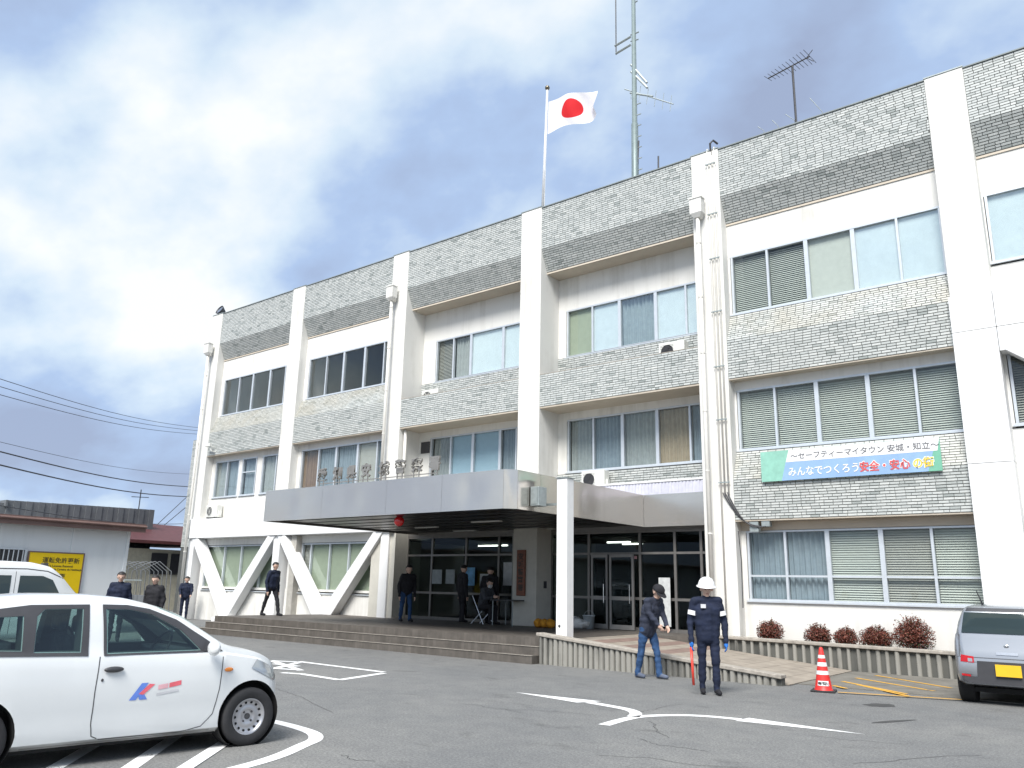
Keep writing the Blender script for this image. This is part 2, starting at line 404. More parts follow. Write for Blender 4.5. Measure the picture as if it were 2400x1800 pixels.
# ribbed low walls
M_core = streaky('dark_stained_concrete', (.105, .105, .095), (.04, .042, .038), 1., .92)  # wall core, stained darker than the ribs
def rib_mesh(w):
    b = MB(); prof = [(-w/2, 0), (-w*.42, -.035), (-w*.2, -.055), (w*.2, -.055), (w*.42, -.035), (w/2, 0)]
    n = len(prof); v = [(x_, y_, 0) for x_, y_ in prof]+[(x_, y_, 1) for x_, y_ in prof]
    b.add(v, [(i, i+1, n+i+1, n+i) for i in range(n-1)]+[tuple(range(n, 2*n))]); return b.mesh('rib', M_rib)
def rib_wall(name, label, x0, x1, y, base, top, pitch, depth, rw=1.):
    w = thing(name, label, 'low wall', (x0, y+depth/2, 0))
    n = int((x1-x0)/pitch)
    MB().prism([(x0, y+.03, -.05), (x1, y+.03, -.05), (x1, y+.03, top(x1)-.05), (x0, y+.03, top(x0)-.05)], (0, depth, 0)).obj('wall_core', M_core, w)
    MB().prism([(x0-.03, y-.05, top(x0)-.05), (x1+.02, y-.05, top(x1)-.05), (x1+.02, y-.05, top(x1)+.015), (x0-.03, y-.05, top(x0)+.015)], (0, depth+.1, 0)).obj('coping', M_coping, w, bevel=.012)
    ms = [rib_mesh(pitch*.82*rw), rib_mesh(pitch*.7*rw), rib_mesh(pitch*.9*rw)]
    for i in range(n):
        cx = x0+(i+.5)*pitch; z0 = base(cx); h = top(cx)-.055-z0
        if h < .04: continue
        o = link('rib', random.choice(ms), w); o.location = (cx+random.uniform(-.01, .01), y+.03, z0); o.scale = (1, random.uniform(.7, 1.15), h)
    return w
rib_wall('ramp_kerb_wall', 'ribbed grey concrete kerb wall sloping down along the ramp', -10.62, -5.42, 14.42, lambda x: -.02, lambda x: .62-(x+10.62)/5.2*.45, .125, .16)
pl_base = lambda x: max(0., rz_(x)) if x < -5.4 else .01
pw = rib_wall('planter_wall', 'ribbed grey concrete planter wall below the red shrubs', -8.35, 4.0, 18.30, pl_base, lambda x: .56-.012*(x+8), .19, .14, .58)
MB().box(-8.05, 3.9, 18.5, 19.33, .1, .47).obj('soil', M_soil, pw)

# ================================================================ POLICE STATION
X0, S, W = -32.92, 6.011, .81
CX = [X0+S*k for k in range(8)]
YC = 19.0
ZT, ZF, ZS = 13.42, 11.97, 11.23
bld = thing('police_station', 'three storey white police station with grey tile bands and white columns', 'building', (-17, 24, 0))
tile_objs = []
def tile_strip(x0, x1, p0, p1, stain=0., ratio=1.0):
    """rows of running-bond tiles from (y,z) p0 (bottom) to p1 (top); returns list of tiles (centre, len, height, tone, slope dir)"""
    p0 = Vector(p0); p1 = Vector(p1); L = (p1-p0).length; rows = max(1, round(L/.0665)); ph = L/rows; t = (p1-p0)/L
    nrm = Vector((-t.y, t.x));  nrm = nrm if nrm.x < 0 else -nrm
    out = []
    for r in range(rows):
        x = x0 - (.105 if r % 2 else 0) - random.random()*.02
        while x < x1-.01:
            ln = .205 if random.random() < .88 else .11
            a, b = max(x, x0), min(x+ln, x1); x += ln
            if b-a < .03: continue
            q = min(1, max(0, random.gauss(.62, .13))); q = random.uniform(.12, .4) if random.random() < .06 else q
            out.append(((a+b)/2, p0+t*(r+.5)*ph, b-a-.010, ph-.0145, q, t, nrm, stain))
    return out
def tile_verts(tl, th=.012):
    cx, c, ln, h, q, t, n, st = tl; v = []
    j = random.uniform(-.002, .003)
    for d in (0, th+j):
        for sx, sz in ((-1, -1), (1, -1), (1, 1), (-1, 1)):
            k = 1 if d == 0 else .97
            yz = c + t*(sz*h/2*(1 if d == 0 else .94)) + n*d
            v.append((cx+sx*ln/2*k, yz.x, yz.y))
    return v, [(4, 5, 6, 7), (0, 1, 5, 4), (1, 2, 6, 5), (2, 3, 7, 6), (3, 0, 4, 7)]
def tiles_part(tiles, parent):
    b = MB(); tone = []; st = []
    for tl in tiles:
        v, f = tile_verts(tl); b.add(v, f); tone += [tl[4]]*5; st += [tl[7]]*5
    b.a = {'tone': tone, 'stain': st}
    return b.obj('tiles', M_tile, parent, kind='stuff')
def tile_single(tiles, parent):
    cache = {}
    for tl in tiles:
        cx, c, ln, h, q, t, n, st = tl
        key = (round(ln, 2), round(q*6), round(st, 1))
        if key not in cache:
            loc = (0, Vector((0, 0)), round(ln, 2), h, round(q*6)/6, Vector((0, 1)), Vector((-1, 0)), st)
            b = MB(); v, f = tile_verts(loc); b.add(v, f); b.a = {'tone': [loc[4]]*5, 'stain': [st]*5}; cache[key] = b.mesh('tile', M_tile)
        o = link('tile', cache[key], parent); o.location = (cx, c.x, c.y)
        o.rotation_euler = (-math.atan2(t.x, t.y), 0, 0)

RECESS = {2, 3}
def yw(b): return 20.0 if b in RECESS else 19.35
bays = [(CX[k]+W, CX[k+1]) for k in range(7)]; bays[6] = (bays[6][0], bays[6][1]); NB = 6
cand = []
for b in range(NB):
    x0, x1 = bays[b]; y = yw(b)
    # walls (one mesh a bay)
    w = MB()
    rc = b in RECESS
    w.box(x0-.1, x1+.1, y, y+.2, 10.13 if rc else 10.32, 12.9); w.box(x0-.1, x1+.1, y, y+.2, 6.575 if rc else 6.6, 8.6)
    if b in (2, 3): w.box(x0-.1, x1+.1, y, y+.2, 3.4, 4.94)
    else: w.box(x0-.1, x1+.1, y, y+.2, 3.02, 4.98); w.box(x0-.1, x1+.1, y, y+.2, -.1, 1.34)
    w.obj('wall', M_white, bld)
    # parapet band
    par = MB().prism_x([(19.03, ZT-.03), (19.03, ZF), (19.34, ZS+.02), (y+.12, ZS+.02), (y+.12, ZT-.03)], x0, x1).obj('parapet_band', M_grout, bld)
    MB().box(x0, x1, 19.34, y+.05, ZS-.02, ZS+.018).obj('soffit', M_beige, par)
    MB().prism_x([(19.335, ZS+.05), (19.325, ZS-.02), (19.36, ZS-.02), (19.36, ZS+.05)], x0, x1).obj('drip_edge', M_beige, par)
    MB().box(x0, x1, 18.99, 19.5, ZT-.03, ZT).obj('coping', basic('parapet_coping', (.22, .25, .25), .6) if b == 0 else MATS['parapet_coping'], par)
    T = tile_strip(x0, x1, (19.03, ZF), (19.03, ZT-.035)) + tile_strip(x0, x1, (19.335, ZS+.05), (19.03, ZF))
    tiles_part(T, par)
    # balcony / spandrel bands
    if b in RECESS:
        bd = MB().box(x0, x1, 19.03, 19.2, 6.85, 7.84).obj('balcony_band', M_grout, bld)
        MB().box(x0, x1, 19.035, y+.05, 6.80, 6.848).obj('soffit', M_beige, bd)
        MB().box(x0, x1, 19.2, y+.02, 6.86, 7.0).obj('balcony_slab', M_conc, bd)
        MB().box(x0, x1, 19.02, 19.22, 7.842, 7.86).obj('coping', M_coping, bd)
        tiles_part(tile_strip(x0, x1, (19.03, 6.85), (19.03, 7.84)), bd)
        b2 = MB().box(x0, x1, y-.03, y+.01, 7.2, 8.56).obj('tile_backing', M_grout, bld)
        tiles_part(tile_strip(x0, x1, (y-.03, 7.4), (y-.03, 8.55)), b2)
        b3 = MB().box(x0, x1, y-.03, y+.01, 3.9, 4.9).obj('tile_backing', M_grout, bld)
        tiles_part(tile_strip(x0, x1, (y-.03, 4.05), (y-.03, 4.89)), b3)
    elif b < 5:
        for (zb, zf, zt) in ((6.85, 7.87, 8.6), (3.27, 4.25, 4.98)):
            if zb < 5 and b in (0, 1): continue
            bd = MB().prism_x([(19.03, zf), (19.03, zb), (y+.05, zb), (y+.05, zt), (y-.03, zt)], x0, x1).obj('spandrel_band', M_grout, bld)
            MB().box(x0, x1, 19.035, y+.02, zb-.035, zb-.002).obj('soffit', M_beige, bd)
            T = tile_strip(x0, x1, (19.03, zb), (19.03, zf), .15) + tile_strip(x0, x1, (19.03, zf), (y-.035, zt), 1.)
            if b == 4 and zb < 5:
                T.sort(key=lambda t: (t[0]**2+(t[1].y-1.5)**2)); tile_single(T[:300], bd); T = T[300:]
            tiles_part(T, bd)
    if b in (4,):
        MB().box(x0, x1, y-.02, y, 3.03, 3.23).obj('lintel', M_beige, bld)
# columns
for k in range(7):
    x0 = CX[k]; x1 = x0+W
    z0 = 4.1 if k < 3 else (7.92 if k == 5 else 0.)
    c = MB().box(x0, x1, YC, 20.4, z0, ZT+.01).obj('column', M_white if k != 3 else M_white, bld, bevel=.015)
    MB().box(x0-.01, x1+.01, YC-.015, 20.4, ZT+.012, ZT+.04).obj('cap', M_galv, c)
M_frame = basic('white_frame_paint', (.79, .79, .785), .7, 0, .03, 2, .15)
# bracing frame, bays 1-2: beam, legs, V struts
for k in range(3):
    x0 = CX[k]; x1 = x0+W; cx = x0+W/2
    leg = MB().box(x0, x1, 18.9, 20.3, 3.3, 4.1).obj('frame_node', M_frame, bld, bevel=.02)
    MB().box(cx-.2, cx+.2, 19.0, 20.2, -.05, 3.298).obj('frame_leg', M_frame, bld, bevel=.02)
    if k < 2: MB().box(x1, CX[k+1], 18.93, 19.33, 3.3, 4.1).obj('frame_beam', M_frame, bld, bevel=.015)
    for sgn in (-1, 1):
        if (k == 0 and sgn < 0) or (k == 2 and sgn > 0): continue
        fx = cx+sgn*S/2; a = .27
        MB().prism([(cx+sgn*.06, 18.95, 3.296), (cx+sgn*.54, 18.95, 3.296), (fx, 18.95, .58), (fx, 18.95, .15), (fx-sgn*.26, 18.95, .15)], (0, .36, 0)).obj('brace', M_frame, bld, bevel=.02)
for k in range(2):
    fx = CX[k]+W/2+S/2; MB().box(fx-.55, fx+.55, 18.8, 19.4, -.05, .16).obj('brace_footing', M_frame, bld, bevel=.02)
# bracing frame, right bay: segmented column and beam with joints
xa, xb = CX[5]-.0, CX[5]+W
for z0, z1 in ((0, 4.235), (4.245, 7.085), (7.095, 7.92)):
    MB().box(xa-.02, xb, 18.88, 20.3, z0-.02 if z0 == 0 else z0, z1).obj('frame_column', M_frame, bld, bevel=.006)
MB().box(xb+.01, 9, 18.88, 19.3, 7.095, 7.92).obj('frame_beam', M_frame, bld, bevel=.006)
MB().prism([(xb+.01, 18.88, 7.085), (xb+.55, 18.88, 7.085), (xb+2.8, 18.88, 5.2), (xb+2.8, 18.88, 4.4), (xb+.12, 18.88, 6.56), (xb+.01, 18.88, 6.56)], (0, .4, 0)).obj('brace', M_frame, bld, bevel=.01)
MB().prism([(xb+5.2, 18.88, 7.085), (xb+4.65, 18.88, 7.085), (xb+2.81, 18.88, 5.2), (xb+2.81, 18.88, 4.4), (xb+5.1, 18.88, 6.56)], (0, .4, 0)).obj('brace', M_frame, bld, bevel=.01)
# core: roof slab, back and side walls, floors
MB().box(-32.9, 9, 20.2, 34, 12.5, 12.8).obj('roof_slab', M_conc, bld)
for z in (3.35, 6.95):
    MB().box(-32.85, 9, 20.25, 30, z-.3, z+.25).obj('floor_slab', M_room, bld)
MB().box(-32.85, 9, 26.0, 26.2, PZ, 12.5).obj('inner_wall', M_room, bld)
MB().box(-32.92, -32.7, 20.4, 34, 0, ZT).obj('side_wall', M_white, bld)
MB().box(-32.7, 9, 33.8, 34, 0, ZT).obj('rear_wall', M_white, bld)
for k in range(1, 7):
    MB().box(CX[k]+.2, CX[k]+.5, 20.45, 26, PZ, 12.5).obj('partition', M_room, bld)
# lower tiled wing at the far left
wing = MB().box(-39.1, -33.0, 22.3, 30, 0, 8.7).obj('stair_wing', M_grout, bld)
tiles_part(tile_strip(-39.1, -37.4, (22.3, 3.2), (22.3, 8.68)), wing)

# ---------------------------------------------------------------- windows
def curtain(x0, x1, y, z0, z1, pitch=.13, amp=.035):
    b = MB(); n = max(6, int((x1-x0)/pitch*6)); v = []; ph = random.random()*6
    for i in range(n+1):
        xx = x0+(x1-x0)*i/n; w = (xx/pitch)*2*math.pi+ph
        yy = y+amp*math.sin(w)+.012*math.sin(w*.37); v += [(xx, yy, z0), (xx+.008*math.sin(w*.5), yy*1+.0, z1)]
    b.add(v, [(2*i, 2*i+2, 2*i+3, 2*i+1) for i in range(n)]); return b
def blind(x0, x1, y, z0, z1, tilt=52, pitch=.052):
    b = MB(); n = int((z1-z0)/pitch); h = .0285
    for i in range(n):
        z = z0+(i+.5)*pitch; c, s_ = math.cos(R(tilt+random.uniform(-4, 4)))*h, math.sin(R(tilt))*h
        b.add([(x0, y-c, z-s_), (x1, y-c, z-s_), (x1, y+c, z+s_), (x0, y+c, z+s_)], [(0, 1, 2, 3)])
    return b
def window(xs, y, z0, z1, treat, film=None, transom=None, sill=True, fr=M_alu, gm_=None, big=()):
    """sliding aluminium window: xs are mullion centres; treat is one covering per light"""
    b = MB(); t = .028
    b.box(xs[0]-.045, xs[-1]+.045, y-.02, y+.09, z1-.05, z1); b.box(xs[0]-.045, xs[-1]+.045, y-.02, y+.09, z0, z0+.055)
    for i, xx in enumerate(xs):
        ww = .05 if i in big else t
        b.box(xx-ww, xx+ww, y-.018+(.0 if i in (0, len(xs)-1) else .004*(i % 2)), y+.08, z0+.056, z1-.051)
    if transom: b.box(xs[0], xs[-1], y-.012, y+.05, transom-.022, transom+.022)
    win = b.obj('window', fr, bld)
    for x0_, x1_ in bays:
        if x0_ <= (xs[0]+xs[-1])/2 <= x1_:
            for a_, c_ in ((x0_-.06, xs[0]-.047), (xs[-1]+.047, x1_+.06)):
                if .02 < c_-a_ < 1.1: MB().box(a_, c_, y-.021, y+.16, z0-.03, z1+.03).obj('jamb', M_white, win)
    if sill: MB().box(xs[0]-.09, xs[-1]+.09, y-.07, y-.021, z0-.025, z0+.012).obj('sill', M_alu, win)
    for i in range(len(xs)-1):
        a, c = xs[i]+t, xs[i+1]-t; yy = y+.03+(.02 if i % 2 else 0)
        g = (M_film if film and i in film else (gm_ or M_glass))
        if transom:
            for q0, q1 in ((z0+.05, transom-.02), (transom+.02, z1-.05)): MB().box(a-.005, c+.005, yy, yy+.006, q0, q1).obj('pane', g, win)
        else: MB().box(a-.005, c+.005, yy, yy+.006, z0+.05, z1-.05).obj('pane', g, win)
        tr = treat[i] if i < len(treat) else None
        if not tr and g is M_film: tr = ('f', M_curtv)  # white sheet behind uncovered film panes, put in to brighten them
        if not tr: continue
        k, m = tr[0], tr[1]; zz0 = z0+.04 if len(tr) < 3 else tr[2]
        if k == 'b': blind(a, c, y+.125, zz0, z1-.04).obj('blind', m, win)
        elif k == 'c': curtain(a-.02, c+.02, y+.15, zz0, z1-.04).obj('curtain', m, win, smooth=True)
        elif k == 'f': MB().box(a-.03, c+.03, y+.066, y+.072, zz0, z1-.04).obj('roller_blind', m, win)
        elif k == 'r': MB().box(a-.03, c+.03, y+.10, y+.11, zz0, z1-.04).obj('roller_blind', m, win)
    return win
B, C_, Rl = 'b', 'c', 'r'
Wd = lambda b, *o: [CX[b]+W+x for x in o]
# 3F
window([-31.86, -30.74, -29.72, -28.5, -27.45, -26.95], 19.37, 8.64, 10.32, [None, None, None, None, None], big=(2, 3))
window([-25.84, -24.80, -23.76, -22.56, -21.5, -20.95], 19.37, 8.64, 10.32, [None, None, None, None, None], big=(2, 3))
window([-19.42, -18.62, -17.80, -16.36, -15.62, -14.92], 20.02, 8.56, 10.13, [(B, M_blindg), (C_, M_curt), None, None, None], film={2, 3, 4}, big=(2, 3))
window([-13.74, -12.82, -11.85, -10.63, -9.66, -8.92], 20.02, 8.56, 10.13, [(Rl, M_green), None, (C_, M_curt), None, None], film={1, 2, 3, 4}, big=(2, 3))
window([-7.97, -7.01, -6.0, -4.86, -3.85, -2.92], 19.37, 8.64, 10.32, [(B, M_blind), (B, M_blind), (Rl, M_blind), None, None], film={3, 4}, big=(2, 3))
window([-1.98, -.95, .1, 1.2, 2.2, 3.1], 19.37, 8.66, 10.32, [None]*5, film={0, 1, 2, 3, 4}, big=(2, 3))
# 2F
window([-31.82, -30.96, -30.1], 19.37, 5.02, 6.6, [(C_, M_curt), (C_, M_curtb)])
window([-29.82, -28.86], 19.37, 5.02, 6.6, [(C_, M_curtb)], transom=6.0)
window([-28.4, -27.5, -26.98], 19.37, 5.02, 6.6, [(C_, M_curt), (C_, M_curt)])
MB().box(-30.1, -29.87, 19.355, 19.45, 4.98, 6.6).obj('pier', M_white, bld); MB().box(-28.8, -28.45, 19.355, 19.45, 4.98, 6.6).obj('pier', M_white, bld)
window([-25.84, -24.83, -23.8, -22.6, -21.55, -20.95], 19.37, 5.02, 6.6, [(C_, M_curtd), (C_, M_curtb), (C_, M_curtb), (Rl, M_blindg), (C_, M_curtb)], big=(2, 3))
window([-19.5, -18.57, -17.57, -16.40, -15.72, -14.92], 20.02, 4.94, 6.58, [(C_, M_curt), (Rl, M_curtw), (Rl, M_curtw), (C_, M_curtb), (C_, M_curt)], big=(2, 3))
window([-13.70, -12.80, -11.8, -10.67, -9.66, -8.92], 20.02, 4.94, 6.58, [(C_, M_curt), (C_, M_curtb), (C_, M_curt), (C_, M_curtt), (C_, M_curtb)], big=(2, 3))
window([-7.97, -7.03, -6.0, -4.82, -3.80, -2.92], 19.37, 5.02, 6.6, [(B, M_blind)]*5, big=(2, 3))
window([-1.95, -.95, .1, 1.2, 2.2, 3.1], 19.37, 5.04, 6.6, [(B, M_blindg)]*5, big=(2, 3))
# 1F
window([-31.85, -30.5, -29.3, -28.0, -26.95], 19.37, 1.2, 3.0, [(Rl, M_green)]*4)
window([-25.35, -24.84, -23.76, -22.71, -21.4], 19.37, 1.2, 3.0, [(B, M_blindg), (Rl, M_green), (Rl, M_green), (Rl, M_green)])
window([-7.90, -6.99, -6.0, -4.83, -3.80, -2.92], 19.37, 1.36, 3.03, [(C_, M_curtb), (C_, M_curtb), (B, M_blind), (B, M_blindg), (B, M_blind)], transom=1.95, big=(2, 3))
window([-1.95, -.95, .1, 1.2, 2.2, 3.1], 19.37, 1.36, 3.03, [(B, M_blind)]*5, transom=1.95, big=(2, 3))
# recessed head strips (dark shadow gap frames)
# 1F entrance glazing, bays 3 and 4
YG = 19.7
MB().box(-20.1, -8.0, YG-.05, YG+.1, 3.16, 3.5).obj('entrance_header', M_aludark, bld)
def storefront(xs, doors=()):
    b = MB()
    for xx in xs: b.box(xx-.035, xx+.035, YG-.04, YG+.06, PZ, 3.155)
    b.box(xs[0], xs[-1], YG-.036, YG+.056, 3.08, 3.158); b.box(xs[0], xs[-1], YG-.036, YG+.056, 2.5, 2.56); b.box(xs[0], xs[-1], YG-.036, YG+.056, PZ, PZ+.09)
    b.box(xs[0], xs[-1], YG-.036, YG+.056, 1.3, 1.37)
    w = b.obj('storefront', M_aludark if False else MATS['storefront_aluminium'], bld)
    for i in range(len(xs)-1):
        for z0, z1 in ((PZ+.09, 1.3), (1.37, 2.5), (2.56, 3.08)):
            MB().box(xs[i]+.03, xs[i+1]-.03, YG, YG+.008, z0, z1).obj('pane', M_dglass, w)
    return w
basic('storefront_aluminium', (.20, .19, .18), .4, .5); basic('storefront_aluminium_pale', (.25, .24, .23), .4, .4)
storefront([-20.05, -18.9, -17.4, -16.05, -14.92])
storefront([-14.05, -12.75, -11.1, -10.05, -9.3, -8.9])
# opened entrance door leaf in paler aluminium
for xa_, xb_, dy in ((-12.62, -12.08, -.09), (-11.98, -11.22, -.16)):
    d = MB()
    y0 = YG+dy-.03; y1 = YG+dy+.02
    d.box(xa_, xa_+.06, y0, y1, PZ+.02, 2.5); d.box(xb_-.06, xb_, y0, y1, PZ+.02, 2.5); d.box(xa_+.06, xb_-.06, y0, y1, 2.42, 2.5); d.box(xa_+.06, xb_-.06, y0, y1, PZ+.02, PZ+.14); d.box(xa_+.06, xb_-.06, y0+.002, y1-.002, 1.28, 1.38)
    dd = d.obj('entrance_door', MATS['storefront_aluminium_pale'], bld); MB().box(xa_+.05, xb_-.05, y0+.02, y0+.026, PZ+.1, 2.44).obj('pane', M_dglass, dd)
    MB().tube([(xb_-.1, y0-.05, 1.2), (xb_-.1, y0-.05, 1.7)], .015).obj('handle', M_chrome, dd)
M_lob = basic('lobby_dimming_wall', (.05, .05, .048), .8)  # near-black colour and added back wall keep the lobby dim
MB().box(-20.1, -8, 19.8, 22.6, 3.0, 3.04).obj('lobby_ceiling', M_lob, bld); MB().box(-20.1, -8, 22.6, 22.7, PZ, 3.04).obj('lobby_dimming_wall', M_lob, bld)
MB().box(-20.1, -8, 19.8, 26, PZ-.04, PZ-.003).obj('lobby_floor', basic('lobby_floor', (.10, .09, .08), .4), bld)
# lit tubes on the lobby ceiling
TL = ['leftmost short warm tube light in the left lobby glazing', 'second warm tube light from the left in the lobby', 'long warm tube light above the blue poster', 'long white tube light slanting in the middle lobby pane', 'white tube light nearest the wooden nameplate in the lobby', 'white tube light just right of the white post', 'white tube light left of the glass door mullion', 'white tube light right of the glass door mullion']
for (px, py), L, m in (((975, 1296), .8, M_tubey), ((1053, 1295), 1.0, M_tubey), ((1125, 1294), 1.3, M_tubey), ((1120, 1287), 1.7, M_tube), ((1155, 1279), 1.3, M_tube), ((1345, 1278), .9, M_tube), ((1450, 1271), .8, M_tube), ((1482, 1275), .7, M_tube)):
    p = onZ(px, py, 2.93)
    if p.y < 20.2: p = onY(px, py, 20.6)
    t_ = thing('ceiling_tube_light', TL.pop(0), 'light', (p.x, p.y, min(p.z, 2.98)), 0, 'lobby tube lights')
    zz = min(p.z, 2.96)
    MB().box(p.x-L/2, p.x+L/2, p.y-.05, p.y+.05, zz+.02, 3.0).obj('housing', M_acw, t_)
    MB().tube([(p.x-L/2, p.y, zz), (p.x+L/2, p.y, zz)], .02).obj('tube', m, t_)
# ================================================================ CANOPY
can = thing('entrance_canopy', 'wide stainless steel entrance canopy with raised lettering on its front edge', 'canopy', (-15.5, 17, PZ))
CL, CR, CF, CK, CB = -19.6, -10.75, 13.55, 19.3, 19.66
ch = .22; ZB, ZP = 3.2, 4.05
# soffit and roof deck
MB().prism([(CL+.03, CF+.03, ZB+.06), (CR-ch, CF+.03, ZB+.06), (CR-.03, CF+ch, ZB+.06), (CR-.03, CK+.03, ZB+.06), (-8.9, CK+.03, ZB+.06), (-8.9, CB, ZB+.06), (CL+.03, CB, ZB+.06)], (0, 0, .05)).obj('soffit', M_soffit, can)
MB().prism([(CL+.03, CF+.03, ZP-.12), (CR-ch, CF+.03, ZP-.12), (CR-.03, CF+ch, ZP-.12), (CR-.03, CK+.03, ZP-.12), (-8.9, CK+.03, ZP-.12), (-8.9, CB+.3, ZP-.12), (CL+.03, CB+.3, ZP-.12)], (0, 0, .06)).obj('roof_deck', M_conc, can)
# soffit panel joints: recessed strips
for i in range(7):
    MB().box(CL+.1, CR-.1, CF+.75*i+.6, CF+.75*i+.615, ZB+.045, ZB+.059).obj('soffit_joint', M_dark, can)
def fpanel(a, b, th=.035):
    a = Vector((*a, 0)); b = Vector((*b, 0)); t = (b-a).normalized(); n = Vector((t.y, -t.x, 0))*-1
    g = .003; p = a+t*g; q_ = b-t*g
    m_ = MB(); nx = max(6, int((q_-p).length/.06)); nz = 8; v = []     # thin sheet with slight oil-canning
    for j in range(nz+1):
        for i in range(nx+1):
            s_, r_ = i/nx, j/nz; c = p.lerp(q_, s_); c.z = ZB+(ZP-ZB)*r_
            e_ = math.sin(math.pi*s_)*math.sin(math.pi*r_)
            k_ = noise.noise(Vector((c.x*1.1+c.y*1.3, 3.1, c.z*.35)))*.020 + noise.noise(Vector((c.x*3.1+c.y*2.7, 7.7, c.z*.5)))*.005
            v.append(c - n*(k_*e_))
    m_.add(v, [(j*(nx+1)+i, j*(nx+1)+i+1, (j+1)*(nx+1)+i+1, (j+1)*(nx+1)+i) for j in range(nz) for i in range(nx)])
    o = m_.obj('fascia_panel', M_steel, can, smooth=True); sd_ = o.modifiers.new('thick', 'SOLIDIFY'); sd_.thickness = th; sd_.offset = -1; es_ = o.modifiers.new('split', 'EDGE_SPLIT'); es_.split_angle = R(40)
fx = [CL, -17.1, -14.65, -12.8, CR-ch]
for a, b in zip(fx, fx[1:]): fpanel((a, CF), (b, CF))
fpanel((CR-ch, CF), (CR, CF+ch))
fy = [CF+ch, 14.6, 15.9, 17.3, CK]
for a, b in zip(fy, fy[1:]): fpanel((CR, a), (CR, b))
fpanel((CR+.0, CK), (-8.9, CK))
for a, b in ((CF, 15.6), (15.6, 17.6), (17.6, CB)): fpanel((CL, b), (CL, a))
# soffit light strips (unlit) and post
for px, py, L in ((1140, 1222, 1.0), (1090, 1244, .9), (1270, 1240, .9), (1000, 1236, .9), (960, 1260, .9)):
    p = onZ(px, py, ZB+.05); MB().box(p.x-L/2, p.x+L/2, p.y-.06, p.y+.06, ZB+.03, ZB+.058).obj('soffit_light', M_acw, can)
MB().box(-25.72, -25.40, 19.1, 19.36, 0, 3.28).obj('pier', basic('grey_pier_paint', (.42, .40, .36), .7), bld)
# raised letters on stilts
M_letter = basic('letter_metal', (.30, .285, .265), .4, .5, .1)
letters = '愛知県安城警察署'
lpx = [755, 791, 823, 857, 899, 937, 976, 1018]
for chr_, lx in zip(letters, lpx):
    p = onY(lx, 1120, CF+.3); sz = .36
    zb = ZP + .18
    le = text_obj('letter', chr_, sz, M_letter, frameM((p.x, CF+.3, zb+.04), (1, 0, 0), (0, 0, 1)), can, .025, .012, align='CENTER')
    le['label'] = 'raised metal character ' + chr_
    b = MB()
    for dx in (-.09, .09): b.box(p.x+dx-.012, p.x+dx+.012, CF+.28, CF+.3, ZP-.08, zb+.05)
    b.obj('stilt', M_letter, le)
MB().box(onY(755, 1120, CF+.3).x-.1, onY(1018, 1120, CF+.3).x+.1, CF+.292, CF+.302, ZP+.1, ZP+.125).obj('letter_rail', M_letter, can)
# white pole beside canopy
wp = thing('white_post', 'tall white square post standing at the head of the ramp', 'post', (-10.2, 14.78, .5))
MB().box(-10.335, -10.06, 14.65, 14.92, .3, 3.93).obj('shaft', basic('post_white_paint', (.82, .82, .81), .5, 0, .03), wp, bevel=.012)
MB().box(-10.36, -10.04, 14.63, 14.94, 3.93, 3.95).obj('cap', M_galv, wp)
MB().ell((-10.24, 14.645, .78), (.03, .015, .03)).obj('socket', M_dark, wp)
MB().box(-10.76, -10.34, 14.74, 14.78, 3.35, 3.40).obj('bracket', M_galv, wp)
bx = thing('junction_box', 'grey steel box on the right edge of the canopy beside the post', 'electrical box', (-10.65, 14.5, 3.3))
MB().box(-10.73, -10.5, 14.2, 14.5, 3.3, 3.72).obj('casing', M_galv, bx, bevel=.01); MB().box(-10.7, -10.53, 14.19, 14.2, 3.34, 3.68).obj('door', M_galv, bx)
# beige jambs either side of the nameplate column
MB().box(CX[3]-.03, CX[3]+W+.02, 18.94, 20.3, PZ, 3.24).obj('column_casing', basic('beige_column_paint', (.56, .54, .48), .7, 0, .05), bld, bevel=.01)
MB().box(-15.35, -14.93, 19.45, 20.2, PZ, 3.15).obj('pier', M_room, bld); MB().box(-21.2, -20.05, 19.08, 20.3, PZ-.02, 3.24).obj('pier', MATS['beige_column_paint'], bld)
npx = thing('nameplate', 'tall narrow brown wooden nameplate hung on the beige column', 'sign', (-14.45, 18.9, 1.4))
MB().box(-14.72, -14.42, 18.87, 18.925, 1.33, 2.62).obj('board', basic('varnished_wood', (.17, .05, .022), .45, 0, .3, 8), npx, bevel=.008)
M_ink = basic('black_ink', (.03, .025, .02), .6)
for i, c in enumerate('安城警察署'):
    text_obj('character', c, .2, M_ink, frameM((-14.57, 18.868, 2.36-.22*i), (1, 0, 0), (0, 0, 1)), npx, .001, .003, align='CENTER')
ib = thing('intercom', 'small dark call box on the beige column side', 'intercom', (-14.05, 19.4, 1.6))
MB().box(-14.07, -14.03, 19.3, 19.42, 1.55, 1.75).obj('casing', M_dark, ib, bevel=.005)
# red lamp under canopy edge
p = onY(935, 1228, CF+.3)
rl = thing('red_police_lamp', 'round red glass lamp hanging under the canopy front edge', 'lamp', (p.x, p.y, ZB-.3))
t = NT('red_lamp_glass'); t.col((.55, .01, .012)); t.set(Roughness=.12, Coat_Weight=.6); M_red = t.m
MB().ell((p.x, p.y, ZB-.14), (.125, .125, .125), 24).obj('globe', M_red, rl, smooth=True)
MB().lathe([(.14, .07), (.14, .03), (.09, 0), (.06, -.03)], Matrix.Translation((p.x, p.y, ZB-.01)), 20).obj('collar', basic('red_lamp_collar', (.2, .01, .02), .4), rl, smooth=True)
